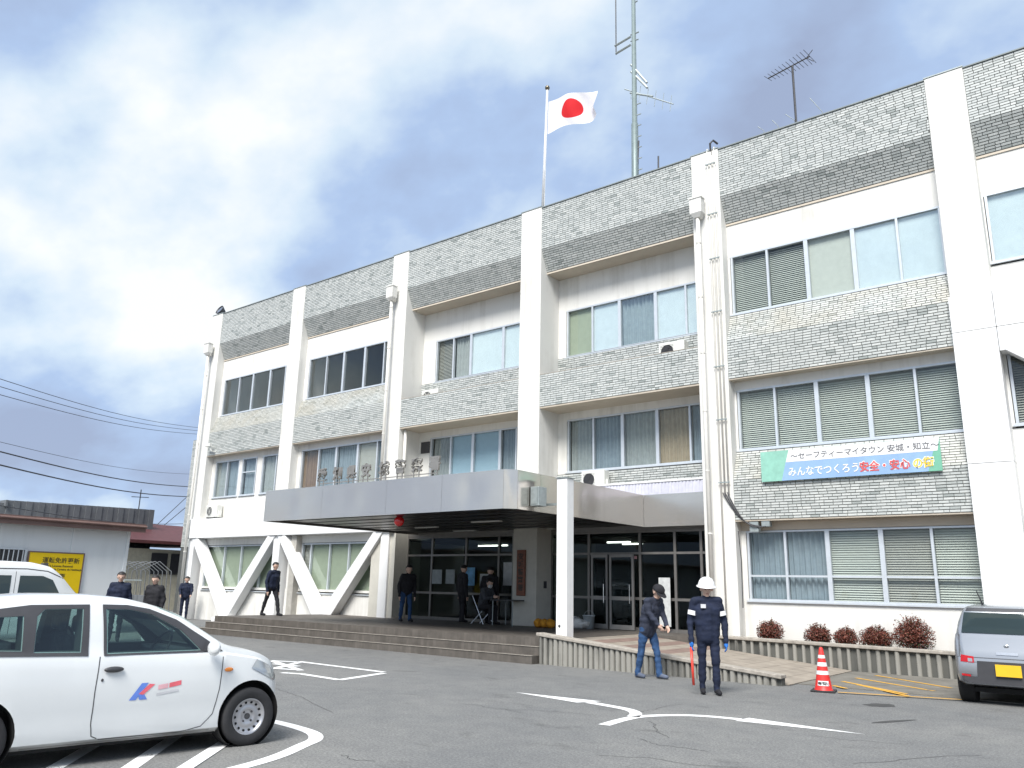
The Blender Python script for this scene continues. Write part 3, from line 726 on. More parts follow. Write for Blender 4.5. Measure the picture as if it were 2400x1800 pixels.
# ---------------------------------------------------------------- pipes, conduits
def downpipe(x, y, z0, ztop, hop=True):
    d = MB().tube([(x, y, z0), (x, y, ztop)], .055, 12).obj('downpipe', M_pvc, bld, smooth=True)
    if hop:
        h = MB(); h.box(x-.17, x+.17, y-.14, y+.09, ztop, ztop+.42); h.prism([(x-.17, y-.14, ztop), (x+.17, y-.14, ztop), (x+.08, y-.07, ztop-.12), (x-.08, y-.07, ztop-.12)], (0, .2, 0)); h.box(x-.19, x+.19, y-.16, y+.09, ztop+.42, ztop+.45)
        h.obj('hopper_head', M_white, d)
    z = z0+1
    while z < ztop-.3:
        MB().lathe([(.06, -.02), (.066, -.02), (.066, .02), (.06, .02)], Matrix.Translation((x, y, z)), 12).obj('collar', M_pvc, d); z += 1.55
    return d
downpipe(CX[0]+.32, 18.8, 0.2, 11.55); downpipe(CX[2]+.25, 18.8, 4.1, 11.65); downpipe(CX[4]+.22, 18.84, .4, 11.55)
downpipe(CX[2]+W+.12, 19.2, 4.1, 6.78, False)
for i, dx in enumerate((.50, .60, .70)):
    o = MB().tube([(CX[4]+dx, 18.97, .6 if i == 0 else 3.9), (CX[4]+dx, 18.97, 13.35), (CX[4]+dx, 19.02, 13.5), (CX[4]+dx, 19.3, 13.55)], .022, 8).obj('conduit', M_pvc, bld, smooth=True)
    if i == 0:
        for z in (4.2, 5.8, 7.2, 8.7, 10.2, 11.5, 13.0): MB().box(CX[4]+.45, CX[4]+.75, 18.93, 18.95, z-.015, z+.015).obj('clip', M_galv, o)
MB().tube([(CX[4]+.6, 19.0, 13.3), (CX[4]+.62, 18.95, 13.62), (CX[4]+.7, 18.98, 13.7), (CX[4]+.78, 19.1, 13.62)], .03).obj('conduit_head', M_dark, bld)
# looped cables at the conduit foot
for k in range(3):
    a = Vector((CX[4]+.55+.06*k, 18.95, 3.95)); b_ = Vector((-7.55+.12*k, 19.05, 3.1)); pts = []
    for i in range(13):
        s_ = i/12; q_ = a.lerp(b_, s_); q_.z -= (.22+.09*k)*math.sin(math.pi*s_)*(1-.3*s_); pts.append(q_)
    tag(MB().tube(pts, .014, 6).obj('cable', M_dark, None, smooth=True), ('black cable looping off the conduits, topmost', 'black cable looping off the conduits, middle one', 'black cable looping off the conduits, lowest')[k], 'cable', 'cables at the conduit foot')
jb = thing('cable_box', 'small grey junction boxes under the tile band beside the column', 'electrical box', (-7.5, 19.2, 3.05))
MB().box(-7.72, -7.5, 19.05, 19.2, 2.98, 3.22).obj('casing', M_galv, jb); MB().box(-7.42, -7.22, 19.05, 19.2, 3.1, 3.24).obj('lid', M_galv, jb)
tag(MB().tube([(-7.98, 18.98, 3.0), (-7.93, 18.96, 2.3), (-7.95, 18.97, 1.2)], .012, 6).obj('cable', M_dark), 'thin black cable hanging down the column beside the ground floor window', 'cable')
# ---------------------------------------------------------------- air conditioners
def aircon(loc, label, feet=True, w=.78, h=.56):
    a = thing('air_conditioner', label, 'air conditioner', loc, 0, 'outdoor air conditioner units', static=False)
    b = MB().box(-w/2, w/2, -.14, .14, .05, h).obj('casing', M_acw, a, bevel=.015)
    MB().lathe([(.215, -.001), (.215, .012), (.19, .012), (.19, -.0)], Matrix.Translation((-.13, -.141, h/2+.02)) @ Matrix.Rotation(R(90), 4, 'X'), 24).obj('fan_guard', M_acw, a)
    MB().lathe([(.0, .004), (.2, .004)], Matrix.Translation((-.13, -.138, h/2+.02)) @ Matrix.Rotation(R(90), 4, 'X'), 24).obj('fan_opening', M_dark, a)
    g = MB()
    for k in range(9): g.box(-.13-.2, -.13+.2, -.158, -.152, h/2+.02-.18+.045*k-.003, h/2+.02-.18+.045*k+.003)
    for k in range(6): g.tube([(-.13, -.15, h/2+.02), (-.13+.2*math.cos(k*math.pi/3), -.15, h/2+.02+.2*math.sin(k*math.pi/3))], .006, 5)
    g.obj('grille', M_dark if not feet else M_acw, a)
    for s_ in (-1, 1): MB().box(s_*w*.36-.04, s_*w*.36+.04, -.15, .15, 0, .05).obj('foot', M_dark, a)
    MB().box(w/2-.01, w/2+.06, -.05, .06, .12, .3).obj('valve_cover', M_acw, a)
    return a
a = aircon((-31.3, 19.17, 4.12), 'white air conditioner on the white ledge at the left end of the building')
a = aircon((-12.55, 19.72, 4.32), 'white air conditioner with dark fan behind the ribbed screen on the canopy roof', False)
a = aircon((-19.1, 19.55, 7.6), 'white air conditioner peeking over the second balcony band from the left column', True)
a = aircon((-9.85, 19.55, 7.70), 'air conditioner with dark half-hidden fan over the balcony beside the conduits', False)
MB().box(-12.9, -12.2, 19.6, 19.85, 3.98, 4.318).obj('ac_stand', M_galv, bld)
for x_, z_ in ((-19.1, 7.6), (-9.85, 7.70)): MB().box(x_-.35, x_+.35, 19.4, 19.7, 7.0, z_-.002).obj('ac_stand', M_conc, bld)
# ribbed screen on canopy roof
sc = thing('ribbed_screen', 'low pale lilac ribbed metal screen on the canopy roof', 'screen', (-11.2, 19.4, ZP))
MB().box(-13.6, -8.92, 19.36, 19.40, ZP-.1, ZP+.33).obj('sheet', basic('pale_lilac_sheet', (.60, .60, .68), .5), sc)
for i in range(46): MB().box(-13.58+.1*i, -13.53+.1*i, 19.345, 19.359, ZP-.08, ZP+.32).obj('rib', MATS['pale_lilac_sheet'], sc)
MB().box(-13.62, -8.91, 19.33, 19.43, ZP+.332, ZP+.38).obj('cap', M_frame, sc)
# vent louvre bay 3
MB().box(-19.95, -19.55, 19.96, 19.995, 6.05, 6.45).obj('vent_louvre', M_dark, bld)
# ---------------------------------------------------------------- banner
M_bg = basic('banner_green', (.17, .44, .31), .6, 0, .08, 3); M_bb = basic('banner_blue', (.27, .42, .66), .6, 0, .1, 2)
M_bw = basic('banner_white', (.78, .78, .78), .6, 0, .03); M_br = basic('banner_red', (.62, .10, .10), .6); M_by = basic('banner_yellow', (.75, .55, .06), .6); M_bk = basic('banner_grey_ink', (.10, .10, .11), .6); M_bl = basic('banner_light_green', (.26, .52, .42), .6)
bn = thing('safety_banner', 'long green and blue safety slogan banner below the second floor window', 'banner', (-5.35, 18.96, 4.14))
bx0, bx1, bz0, bz1, by = -7.31, -3.37, 4.15, 4.87, 18.94
MB().box(bx0, bx1, by, by+.02, bz0, bz1).obj('sheet', M_bg, bn)
def poly(pts, m, d, name): return MB().prism([(bx0+u_*(bx1-bx0), by-d, bz0+v_*(bz1-bz0)) for u_, v_ in pts], (0, .0012, 0)).obj(name, m, bn)
poly([(.125, .0), (.93, .0), (.965, .62), (.155, .62)], M_bb, .002, 'blue_field')
poly([(.155, .60), (.985, .60), (1.0, .995), (.175, .995)], M_bw, .0045, 'white_field')
poly([(.0, .0), (.13, .0), (.16, .62), (.17, .995), (.0, .995)], M_bl, .0015, 'green_field')
# plain figure stand-in left out: only the pale blob fields of the print
def bt(s_, u_, v_, size, m, bold=.004, sx=1.):
    text_obj('lettering', s_, size, m, frameM((bx0+u_*(bx1-bx0), by-.008, bz0+v_*(bz1-bz0)), (1, 0, 0), (0, 0, 1)), bn, .001, bold, sx)
bt('〜セーフティーマイタウン 安城・知立〜', .185, .69, .175, M_bk, .001, 1.0)
bt('みんなでつくろう', .165, .15, .235, M_bw, .004, .87)
for s_, u_, m in (('安全・安心', .575, M_bw), ('の街', .855, M_bw)):
    text_obj('lettering_outline', s_, .235, m, frameM((bx0+u_*(bx1-bx0), by-.0065, bz0+.15*(bz1-bz0)), (1, 0, 0), (0, 0, 1)), bn, .0006, .02, .9)
bt('安全・安心', .575, .15, .235, M_br, .006, .9); bt('の街', .855, .15, .235, M_by, .006, .9)
# ---------------------------------------------------------------- roof things
def polyl(n, f): return [f(i/n) for i in range(n+1)]
fl_b, fl_t = Vector((-14.80, 20.0, 12.9)), Vector((-14.64, 20.0, 18.5))
fp = thing('flagpole', 'slim white flagpole rising from the roof behind the parapet', 'flagpole', fl_b)
MB().tube([fl_b, fl_t], [.06, .04], 12).obj('pole', basic('flagpole_paint', (.7, .7, .7), .35, .3), fp, smooth=True)
MB().ell(fl_t+Vector((0, 0, .06)), (.085, .085, .09), 16).obj('finial', basic('dark_gilt', (.2, .17, .12), .3, .8), fp, smooth=True)
MB().tube([fl_b+Vector((.1, -.05, 0)), fl_t+Vector((.07, -.05, -.1))], .008, 5).obj('halyard', M_bw, fp)
def flag_mat():
    t = NT('flag_cloth'); uv = t.n('ShaderNodeAttribute', attribute_name='fuv', attribute_type='GEOMETRY')
    s1 = t.n('ShaderNodeVectorMath', operation='SUBTRACT'); t.l(uv.outputs['Vector'], s1.inputs[0]); s1.inputs[1].default_value = (.75, .5, 0)
    ln = t.n('ShaderNodeVectorMath', operation='LENGTH'); t.l(s1.outputs[0], ln.inputs[0])
    t.col(t.mix(t.ramp(ln.outputs['Value'], [(.298, (0, 0, 0)), (.304, (1, 1, 1))]), (.72, .012, .02), (.84, .82, .84))); t.set(Roughness=.8)
    tl = t.n('ShaderNodeBsdfTranslucent'); mx = t.n('ShaderNodeMixShader'); mx.inputs[0].default_value = .25
    t.l(t.b.inputs['Base Color'].links[0].from_socket, tl.inputs[0]); t.l(t.b.outputs[0], mx.inputs[1]); t.l(tl.outputs[0], mx.inputs[2]); t.l(mx.outputs[0], t.out.inputs[0]); return t.m
nu, nv = 48, 30; FW, FH = 2.08, 1.25; v = []; uv = []
pt = fl_t + Vector((.06, 0, -.52))
for j in range(nv+1):
    for i in range(nu+1):
        s_, q_ = i/nu, j/nv
        sag = -.34*s_*s_*FW*.35
        x_ = s_*FW*.93 + .05*s_*math.sin(7*q_) - (1-q_)*0
        y_ = .22*s_*math.sin(5.2*s_*1.6+1.6*q_+.4) + .07*s_*math.sin(12*s_-4*q_+1)
        z_ = -q_*FH*(1-.10*s_) + sag + .06*s_*math.sin(6*s_+.6) + .04*s_*math.sin(9*q_)*s_
        x_ += (q_-.3)*.16*s_
        v.append(Vector((pt.x+x_-.03*q_, pt.y+y_, pt.z+z_))); uv.append((s_*1.5, q_, 0))
fm = bpy.data.meshes.new('flag'); fm.from_pydata(v, [], [(j*(nu+1)+i, j*(nu+1)+i+1, (j+1)*(nu+1)+i+1, (j+1)*(nu+1)+i) for j in range(nv) for i in range(nu)])
at = fm.attributes.new('fuv', 'FLOAT_VECTOR', 'POINT'); at.data.foreach_set('vector', [c for p_ in uv for c in p_]); fm.materials.append(flag_mat()); fm.shade_smooth()
tag(link('flag', fm), 'white flag with a red disc flying from the rooftop pole', 'flag')
# radio mast
mb_ = Vector((-14.62, 26, 12.8)); mt = Vector((-14.50, 26, 27.5))
ms = thing('radio_mast', 'tall pale steel radio mast with side arms on the roof', 'mast', mb_)
L_ = lambda s_: mb_.lerp(mt, s_)
MB().tube([mb_, L_(.5), L_(.501), mt], [.16, .14, .11, .08], 12).obj('pole', basic('mast_paint', (.20, .25, .25), .5, .3), ms, smooth=True)
def mpt(px, py): return onY(px, py, 26)
def rod(a, b, r_=.03, parent=ms, name='arm', m=M_galv, y=26): return MB().tube([onY(*a, y), onY(*b, y)], r_, 6).obj(name, m, parent)
a1 = rod((1478, 86), (1441, 108), .05); rod((1478, 105), (1443, 126), .05); rod((1443, -30), (1444, 128), .025, ms, 'whip_antenna', M_dark)
rod((1478, 82), (1497, 75), .03); rod((1478, 97), (1496, 92), .03); rod((1479, 152), (1516, 194), .05, ms, 'arm', M_galv); rod((1479, 168), (1517, 206), .05)
ya = rod((1464, 209), (1578, 244), .025, ms, 'yagi_boom', M_galv)
for i in range(6):
    s_ = .15+.16*i; c = onY(1464+114*s_, 209+35*s_, 26); MB().tube([c+Vector((0, -.1, -.42)), c+Vector((0, .1, .42))], .012, 5).obj('element', M_galv, ya)
rod((1477, 218), (1530, 226), .04); rod((1480, 10), (1494, 2), .03)
for i in range(14):
    z_ = 14.5+.5*i; MB().box(mb_.x+.15, mb_.x+.36, 25.98, 26.02, z_, z_+.03).obj('rung', M_galv, ms)
rod((1497, 330), (1494, 400), .03, ms, 'cable', M_dark)
tag(MB().tube([onY(1543, 395, 24), onY(1543, 366, 24)], .03, 6).obj('vent_stub', M_dark), 'short thin dark stub pipe on the roof right of the mast', 'pipe')
# tv antenna
tv = thing('tv_antenna', 'television antenna on a pole above the right part of the roof', 'antenna', (-6.9, 22, 12.8))
rod((1869, 330), (1857, 155), .035, tv, 'pole', M_dark, 22); bm = rod((1800, 184), (1898, 132), .02, tv, 'boom', M_dark, 22)
for i in range(12):
    s_ = i/11; c = onY(1800+98*s_, 184-52*s_, 22); h_ = .09+.12*s_; MB().tube([c+Vector((-.05, -h_*2, 0)), c+Vector((.05, h_*2, 0))], .008, 5).obj('element', M_dark, bm)
for k in (-1, 1): MB().tube([onY(1890, 136, 22), onY(1890, 136, 22)+Vector((.2, .0, .2*k))], .012, 5).obj('reflector', M_dark, bm)
for a_, b_ in (((1776, 297), (1790, 306)), ((1810, 282), (1824, 296)), ((1841, 268), (1862, 282)), ((1898, 230), (1927, 262))):
    MB().tube([onY(*a_, 22), onY(*b_, 22)+Vector((0, 0, -2.0*0)), onY(*b_, 22)+Vector((.2, .2, -1.6))], .012, 5).obj('stay_wire', M_galv, tv)
# roof floodlight at left end, security camera
p = onY(519, 722, 19.3)
fl = thing('floodlight', 'round black floodlight on the roof corner at the left end', 'floodlight', (p.x, 19.4, ZT))
Mx = Matrix.Translation((p.x, 19.25, 13.78)) @ Matrix.Rotation(R(65), 4, 'X')
MB().lathe([(0, -.25), (.12, -.22), (.22, .0), (.24, .05), (.21, .05), (.2, .02)], Mx, 20).obj('housing', M_dark, fl, smooth=True)
MB().lathe([(0, .03), (.2, .02)], Mx, 20).obj('lens', M_chrome, fl); MB().tube([(p.x, 19.3, ZT), (p.x, 19.3, 13.65)], .03).obj('stem', M_galv, fl)
MB().box(p.x-.1, p.x+.1, 19.2, 19.4, ZT+.0, ZT+.045).obj('base', M_galv, fl)
p = onY(500, 1045, 18.95)
sc_ = thing('security_camera', 'white security camera below the tile band at the left column', 'camera', (p.x, 19.0, p.z))
MB().box(p.x-.28, p.x+.08, 18.72, 18.86, p.z-.06, p.z+.08).obj('body', M_acw, sc_, bevel=.02); MB().tube([(p.x, 18.8, p.z-.05), (p.x+.05, 18.85, p.z-.25), (p.x+.1, 19.03, p.z-.25)], .03).obj('bracket', M_acw, sc_)
def cloth(name, c): 
    t = NT(name); f = t.noise(9, t.coord('Object'), 5, .6); t.col(t.ramp(f, [(.3, tuple(x*.7 for x in c)), (.7, tuple(x*1.2 for x in c))])); t.set(Roughness=.85); t.bump(f, .5, .02); return t.m
# ================================================================ CARS  (local: x forward, y left, z up)
def car_paint(name, c, metal=0., rough=.28):
    t = NT(name); f = t.noise(3, t.coord('Object'), 3); t.col(t.ramp(f, [(.3, tuple(x*.97 for x in c)), (.7, c)]))
    t.set(Roughness=rough, Metallic=metal, Coat_Weight=.7, Coat_Roughness=.06); return t.m
M_carw = car_paint('white_car_paint', (.70, .715, .715)); M_cars = car_paint('silver_car_paint', (.40, .42, .45), .6, .3)
M_cglass = glass('car_window_glass', .07, (.9, 1, 1), (.52, .66, .63), .0); M_int = basic('car_interior_grey', (.05, .055, .055), .85)
t = NT('tinted_car_glass'); t.col((.022, .036, .036)); t.set(Roughness=.04, Coat_Weight=.3); M_tint = t.m
t = NT('teal_car_glass'); t.col((.085, .13, .135)); t.set(Roughness=.05); M_teal = t.m
M_orange = basic('orange_lens', (.75, .25, .05), .25); M_tail = basic('red_lens', (.42, .01, .015), .2); M_lamp = basic('headlamp_lens', (.45, .47, .48), .12, .6)
M_well = basic('wheel_well_black', (.012, .012, .012), .9); M_plate = basic('yellow_plate', (.78, .48, .02), .5, 0, .04)
def interp_smooth(xs, ctrl, k):
    c = sorted(ctrl); a = np.interp(xs, [p[0] for p in c], [p[1] for p in c])
    if k > 1:
        pad = np.concatenate([np.full(k, a[0]), a, np.full(k, a[-1])]); ker = np.hanning(2*k+1); ker /= ker.sum(); a = np.convolve(pad, ker, 'same')[k:-k]
    return a
def car_body(top, half, roofw, belt, bottom, x0, x1, n=90, k=4):
    xs = np.linspace(x0, x1, n); zt = interp_smooth(xs, top, k); w = interp_smooth(xs, half, k); wr = interp_smooth(xs, roofw, k); zb = interp_smooth(xs, belt, k); z0 = interp_smooth(xs, bottom, k)
    rows = []
    for i in range(n):
        b_ = min(zb[i], zt[i]-.04); g = zt[i]-b_; wi = w[i]; wri = min(wr[i], wi-.02)
        cab = min(1., max(0., (g-.06)/.25)); r_ = wi*(1-cab)*.9 + wri*cab
        pr_ = [(0, z0[i]), (wi*.85, z0[i]), (wi*.965, z0[i]+min(.05, (b_-z0[i])*.12)), (wi*.99, z0[i]+min(.14, (b_-z0[i])*.24)), (wi*.985, z0[i]+min(.20, (b_-z0[i])*.36)), (wi, z0[i]+min(.30, (b_-z0[i])*.5)), (wi*1.0, z0[i]+(b_-z0[i])*.62), (wi*.985, z0[i]+(b_-z0[i])*.85), (wi*.955, b_), (wi*.93*(cab)+(1-cab)*wi*.9, b_+min(.03, g*.2))]
        a0 = pr_[-1]
        for s_ in (.25, .5, .75): pr_.append((a0[0]+(r_-a0[0])*s_ + .012*math.sin(math.pi*s_)*cab, a0[1]+(zt[i]-.055*cab-.015-a0[1])*s_))
        pr_ += [(r_, zt[i]-.055*cab-.015), (r_*.93, zt[i]-.022*cab-.008), (r_*.75, zt[i]-.004), (r_*.4, zt[i]+.006*cab), (0, zt[i]+.01*cab)]
        rows.append(pr_)
    m = len(rows[0]); v = []
    for i, pr_ in enumerate(rows):
        v += [(xs[i], y_, z_) for y_, z_ in pr_] + [(xs[i], -y_, z_) for y_, z_ in pr_[-2:0:-1]]
    mm = 2*m-2; f = [(i*mm+k_, i*mm+(k_+1) % mm, (i+1)*mm+(k_+1) % mm, (i+1)*mm+k_) for i in range(n-1) for k_ in range(mm)]
    f += [tuple(range(mm))[::-1], tuple(range((n-1)*mm, n*mm))]
    me = bpy.data.meshes.new('body'); me.from_pydata(v, [], [x_[::-1] for x_ in f]); bm = bmesh.new(); bm.from_mesh(me); bmesh.ops.recalc_face_normals(bm, faces=bm.faces); bm.to_mesh(me); bm.free(); return me
def cut_arches(me, axles, r_, hw, extra=()):
    me.materials.append(M_carw)
    o = bpy.data.objects.new('tmp', me); COL.objects.link(o); cs = []
    for ax in axles:
        for s_ in (-1, 1):
            c = MB().lathe([(0, -.2), (r_, -.2), (r_, .2), (0, .2)], Matrix.Translation((ax, s_*(hw-.02), r_-.03)) @ Matrix.Rotation(R(90), 4, 'X'), 40)
            co = c.obj('cut', M_well); bmx = bmesh.new(); bmx.from_mesh(co.data); bmesh.ops.remove_doubles(bmx, verts=bmx.verts, dist=1e-5); bmesh.ops.recalc_face_normals(bmx, faces=bmx.faces); bmx.to_mesh(co.data); bmx.free()
            md = o.modifiers.new('b', 'BOOLEAN'); md.operation = 'DIFFERENCE'; md.object = co; md.solver = 'EXACT'; md.material_mode = 'TRANSFER'; cs.append(co)
    for ex in extra:
        co = ex.obj('cut', M_int); bmx = bmesh.new(); bmx.from_mesh(co.data); bmesh.ops.recalc_face_normals(bmx, faces=bmx.faces); bmx.to_mesh(co.data); bmx.free()
        md = o.modifiers.new('b', 'BOOLEAN'); md.operation = 'DIFFERENCE'; md.object = co; md.solver = 'EXACT'; md.material_mode = 'TRANSFER'; cs.append(co)
    dg = bpy.context.evaluated_depsgraph_get(); nm = bpy.data.meshes.new_from_object(o.evaluated_get(dg))
    for c in cs: bpy.data.objects.remove(c)
    bpy.data.objects.remove(o); return nm
def bvh_of(me): return BVHTree.FromPolygons([v.co for v in me.vertices], [tuple(p.vertices) for p in me.polygons])
def proj_panel(name, bv, poly, place, d, off, mat, parent, cell=.06):
    """poly (u,v) -> place(u,v) start point, cast along d onto the body, lift by off"""
    bm = bmesh.new()
    if isinstance(poly, dict):        # ring: outer polygon with holes
        loops = [[Vector((u_, v_, 0)) for u_, v_ in lp] for lp in [poly['o']]+poly['h']]
        vs_ = [bm.verts.new(p_) for lp in loops for p_ in lp]
        for t3 in tessellate_polygon(loops):
            try: bm.faces.new([vs_[k] for k in t3])
            except ValueError: pass
    else:
        vs_ = [bm.verts.new((u_, v_, 0)) for u_, v_ in poly]; bm.faces.new(vs_); bmesh.ops.triangulate(bm, faces=bm.faces)
    for _ in range(5):
        es = [e for e in bm.edges if e.calc_length() > cell]
        if not es: break
        bmesh.ops.subdivide_edges(bm, edges=es, cuts=1); bmesh.ops.triangulate(bm, faces=bm.faces)
    d = Vector(d).normalized()
    for v in bm.verts:
        p = Vector(place(v.co.x, v.co.y)); h = bv.ray_cast(p, d)
        v.co = (h[0]-d*off) if h[0] is not None else p+d*.0
    bmesh.ops.recalc_face_normals(bm, faces=bm.faces)
    me = bpy.data.meshes.new(name); bm.to_mesh(me); bm.free(); me.materials.append(mat); me.shade_smooth(); return link(name, me, parent)
def strip_poly(pts, w):
    L = []; Rr = []
    P = [Vector(p) for p in pts]
    for i, p in enumerate(P):
        t_ = (P[min(i+1, len(P)-1)]-P[max(i-1, 0)]).normalized(); n_ = Vector((-t_.y, t_.x)); L.append(p+n_*w/2); Rr.append(p-n_*w/2)
    return L, Rr
def seam(name, bv, pts, side, parent, hw, w=.008, mat=None, off=.002):
    pts2 = []
    for a_, c_ in zip(pts, pts[1:]):
        nn = max(1, int((Vector(c_)-Vector(a_)).length/.025)); pts2 += [tuple(Vector(a_).lerp(Vector(c_), i/nn)) for i in range(nn)]
    L, Rr = strip_poly(pts2+[pts[-1]], w); b = MB(); vv = []
    for q_ in L+Rr:
        h = bv.ray_cast(Vector((q_[0], side*(hw+1), q_[1])), Vector((0, -side, 0)))[0]
        vv.append((h+Vector((0, side*off, 0))) if h is not None else Vector((q_[0], side*hw, q_[1])))
    n_ = len(L); b.add(vv, [(i, i+1, n_+i+1, n_+i) for i in range(n_-1)]); return b.obj(name, mat or M_dark, parent)
def wheel(parent, x_, y_, r_, w_, rim, side, steel_=True):
    Mw = Matrix.Translation((x_, y_, r_)) @ Matrix.Rotation(R(-90*side), 4, 'X')   # local +z -> outward
    o = MB().lathe([(rim*.98, -w_/2), (r_*.93, -w_/2), (r_, -w_*.36), (r_, w_*.36), (r_*.95, w_*.47), (r_*.82, w_/2), (rim*1.02, w_*.46), (rim*.97, w_*.40)], Mw, 40).obj('tyre', M_black, parent, smooth=True)
    wm = MB().lathe([(rim, w_*.43), (rim*.95, w_*.44), (rim*.91, w_*.36), (rim*.86, w_*.30), (rim*.72, w_*.22), (rim*.55, w_*.25), (rim*.42, w_*.30), (rim*.36, w_*.24), (rim*.3, w_*.22), (0, w_*.22)], Mw, 40).obj('rim', M_rim, o, smooth=True)
    hb = MB()
    for k in range(14):
        w2 = 2*math.pi*k/14; c = Mw @ Vector((rim*.78*math.cos(w2), rim*.78*math.sin(w2), w_*.262)); n_ = (Mw.to_3x3() @ Vector((0, 0, 1)))
        hb.lathe([(0, .004), (.013, .004), (.013, -.01)], Matrix.Translation(c) @ n_.to_track_quat('Z', 'Y').to_matrix().to_4x4(), 10)
    hb.obj('rim_holes', M_well, o)
    hub = MB(); hub.lathe([(0, w_*.27), (.028, w_*.27), (.03, w_*.2)], Mw, 14)
    for k in range(4):
        w2 = math.pi/4+math.pi*k/2; c = Mw @ Vector((rim*.34*math.cos(w2), rim*.34*math.sin(w2), w_*.26)); hub.ell(c, (.012, .012, .012), 8)
    hub.obj('hub', M_dark, o)
M_rim = basic('silver_steel_wheel', (.48, .48, .5), .35, .75, .08, 10)
def wells(parent, axles, r_, hw):
    for ax in axles:
        for s_ in (-1, 1):
            MB().lathe([(0, -.19), (r_-.004, -.19), (r_-.004, .012)], Matrix.Translation((ax, s_*(hw-.04), r_-.03)) @ Matrix.Rotation(R(-90*s_), 4, 'X'), 40).obj('wheel_well', M_well, parent)

# ---- white hatchback, foreground left
hA = Vector((-7.34, 5.07)); hdir = Vector((math.cos(R(83)), math.sin(R(83)))); WB = 2.36; HW = .737
yawc = math.atan2(hdir.y, hdir.x); side_in = .70     # front right tyre contact sits at local (+WB/2, -.66)
cc = Vector((-7.34, 5.07)) - hdir*(WB/2) + Vector((hdir.y, -hdir.x))*(-.63)
hb = thing('white_hatchback', 'small white hatchback with steel wheels and a blurred red and blue door logo', 'car', (cc.x, cc.y, 0), yawc, None, static=False)
top = [(1.56, .44), (1.555, .60), (1.49, .74), (1.37, .83), (1.2, .89), (1.0, .93), (.90, .955), (.54, 1.205), (.25, 1.315), (0, 1.375), (-.35, 1.402), (-.8, 1.40), (-1.15, 1.365), (-1.42, 1.28), (-1.56, .98), (-1.62, .85), (-1.66, .5)]
half = [(1.56, .46), (1.545, .58), (1.5, .665), (1.40, .712), (1.2, .733), (.5, .737), (-.9, .737), (-1.3, .72), (-1.52, .68), (-1.66, .60)]
roofw = [(1.56, .5), (.88, .60), (.2, .545), (-.3, .55), (-1.2, .54), (-1.66, .5)]
belt = [(1.56, .54), (1.45, .68), (1.3, .79), (.88, .86), (.2, .875), (-.6, .90), (-1.66, .94)]
bottom = [(1.56, .22), (1.4, .16), (1.0, .15), (-1.2, .165), (-1.5, .22), (-1.66, .30)]
DW = [(.64, .905), (.45, 1.09), (.18, 1.235), (-.03, 1.28), (-.24, 1.285), (-.225, .905)]
SWn = [(-.44, .925), (-.43, 1.29), (-.74, 1.285), (-.80, 1.225), (-.81, .935)]
QW = [(-.90, .95), (-.90, 1.23), (-1.1, 1.22), (-1.28, 1.13), (-1.31, 1.06), (-1.24, .965)]
cav = MB(); cp_ = [(.82, .56), (.74, .92), (.5, 1.09), (.2, 1.235), (-.1, 1.30), (-.8, 1.32), (-1.15, 1.28), (-1.33, 1.14), (-1.36, .56)]
n_ = len(cp_); cav.add([(a_, s_*(.62-.29*(b_-.56)), b_) for s_ in (-1, 1) for a_, b_ in cp_], [tuple(range(n_)), tuple(range(2*n_-1, n_-1, -1))]+[(i, n_+i, n_+(i+1) % n_, (i+1) % n_) for i in range(n_)])
def wcut(pl):
    cx_ = sum(p_[0] for p_ in pl)/len(pl); cz_ = sum(p_[1] for p_ in pl)/len(pl)
    return MB().prism([(cx_+(a_-cx_)*.97, -1.2, cz_+(b_-cz_)*.97) for a_, b_ in pl], (0, 2.4, 0))
wsc = MB().prism([(.34, -.42, .93), (.34, .42, .93), (.80, .47, .93), (.80, -.47, .93)], (0, 0, 1))
me0 = car_body(top, half, roofw, belt, bottom, -1.66, 1.56); bv = bvh_of(me0)
me = cut_arches(me0, (WB/2, -WB/2), .318, HW, (cav, wcut(DW), wcut(SWn), wcut(QW), wsc))
me.shade_smooth(); body = link('body', me, hb)
me.set_sharp_from_angle(angle=R(42)) if hasattr(me, 'set_sharp_from_angle') else None
wells(hb, (WB/2, -WB/2), .318, HW)
rs = lambda u_, v_: (u_, -2, v_); ls = lambda u_, v_: (u_, 2, v_)
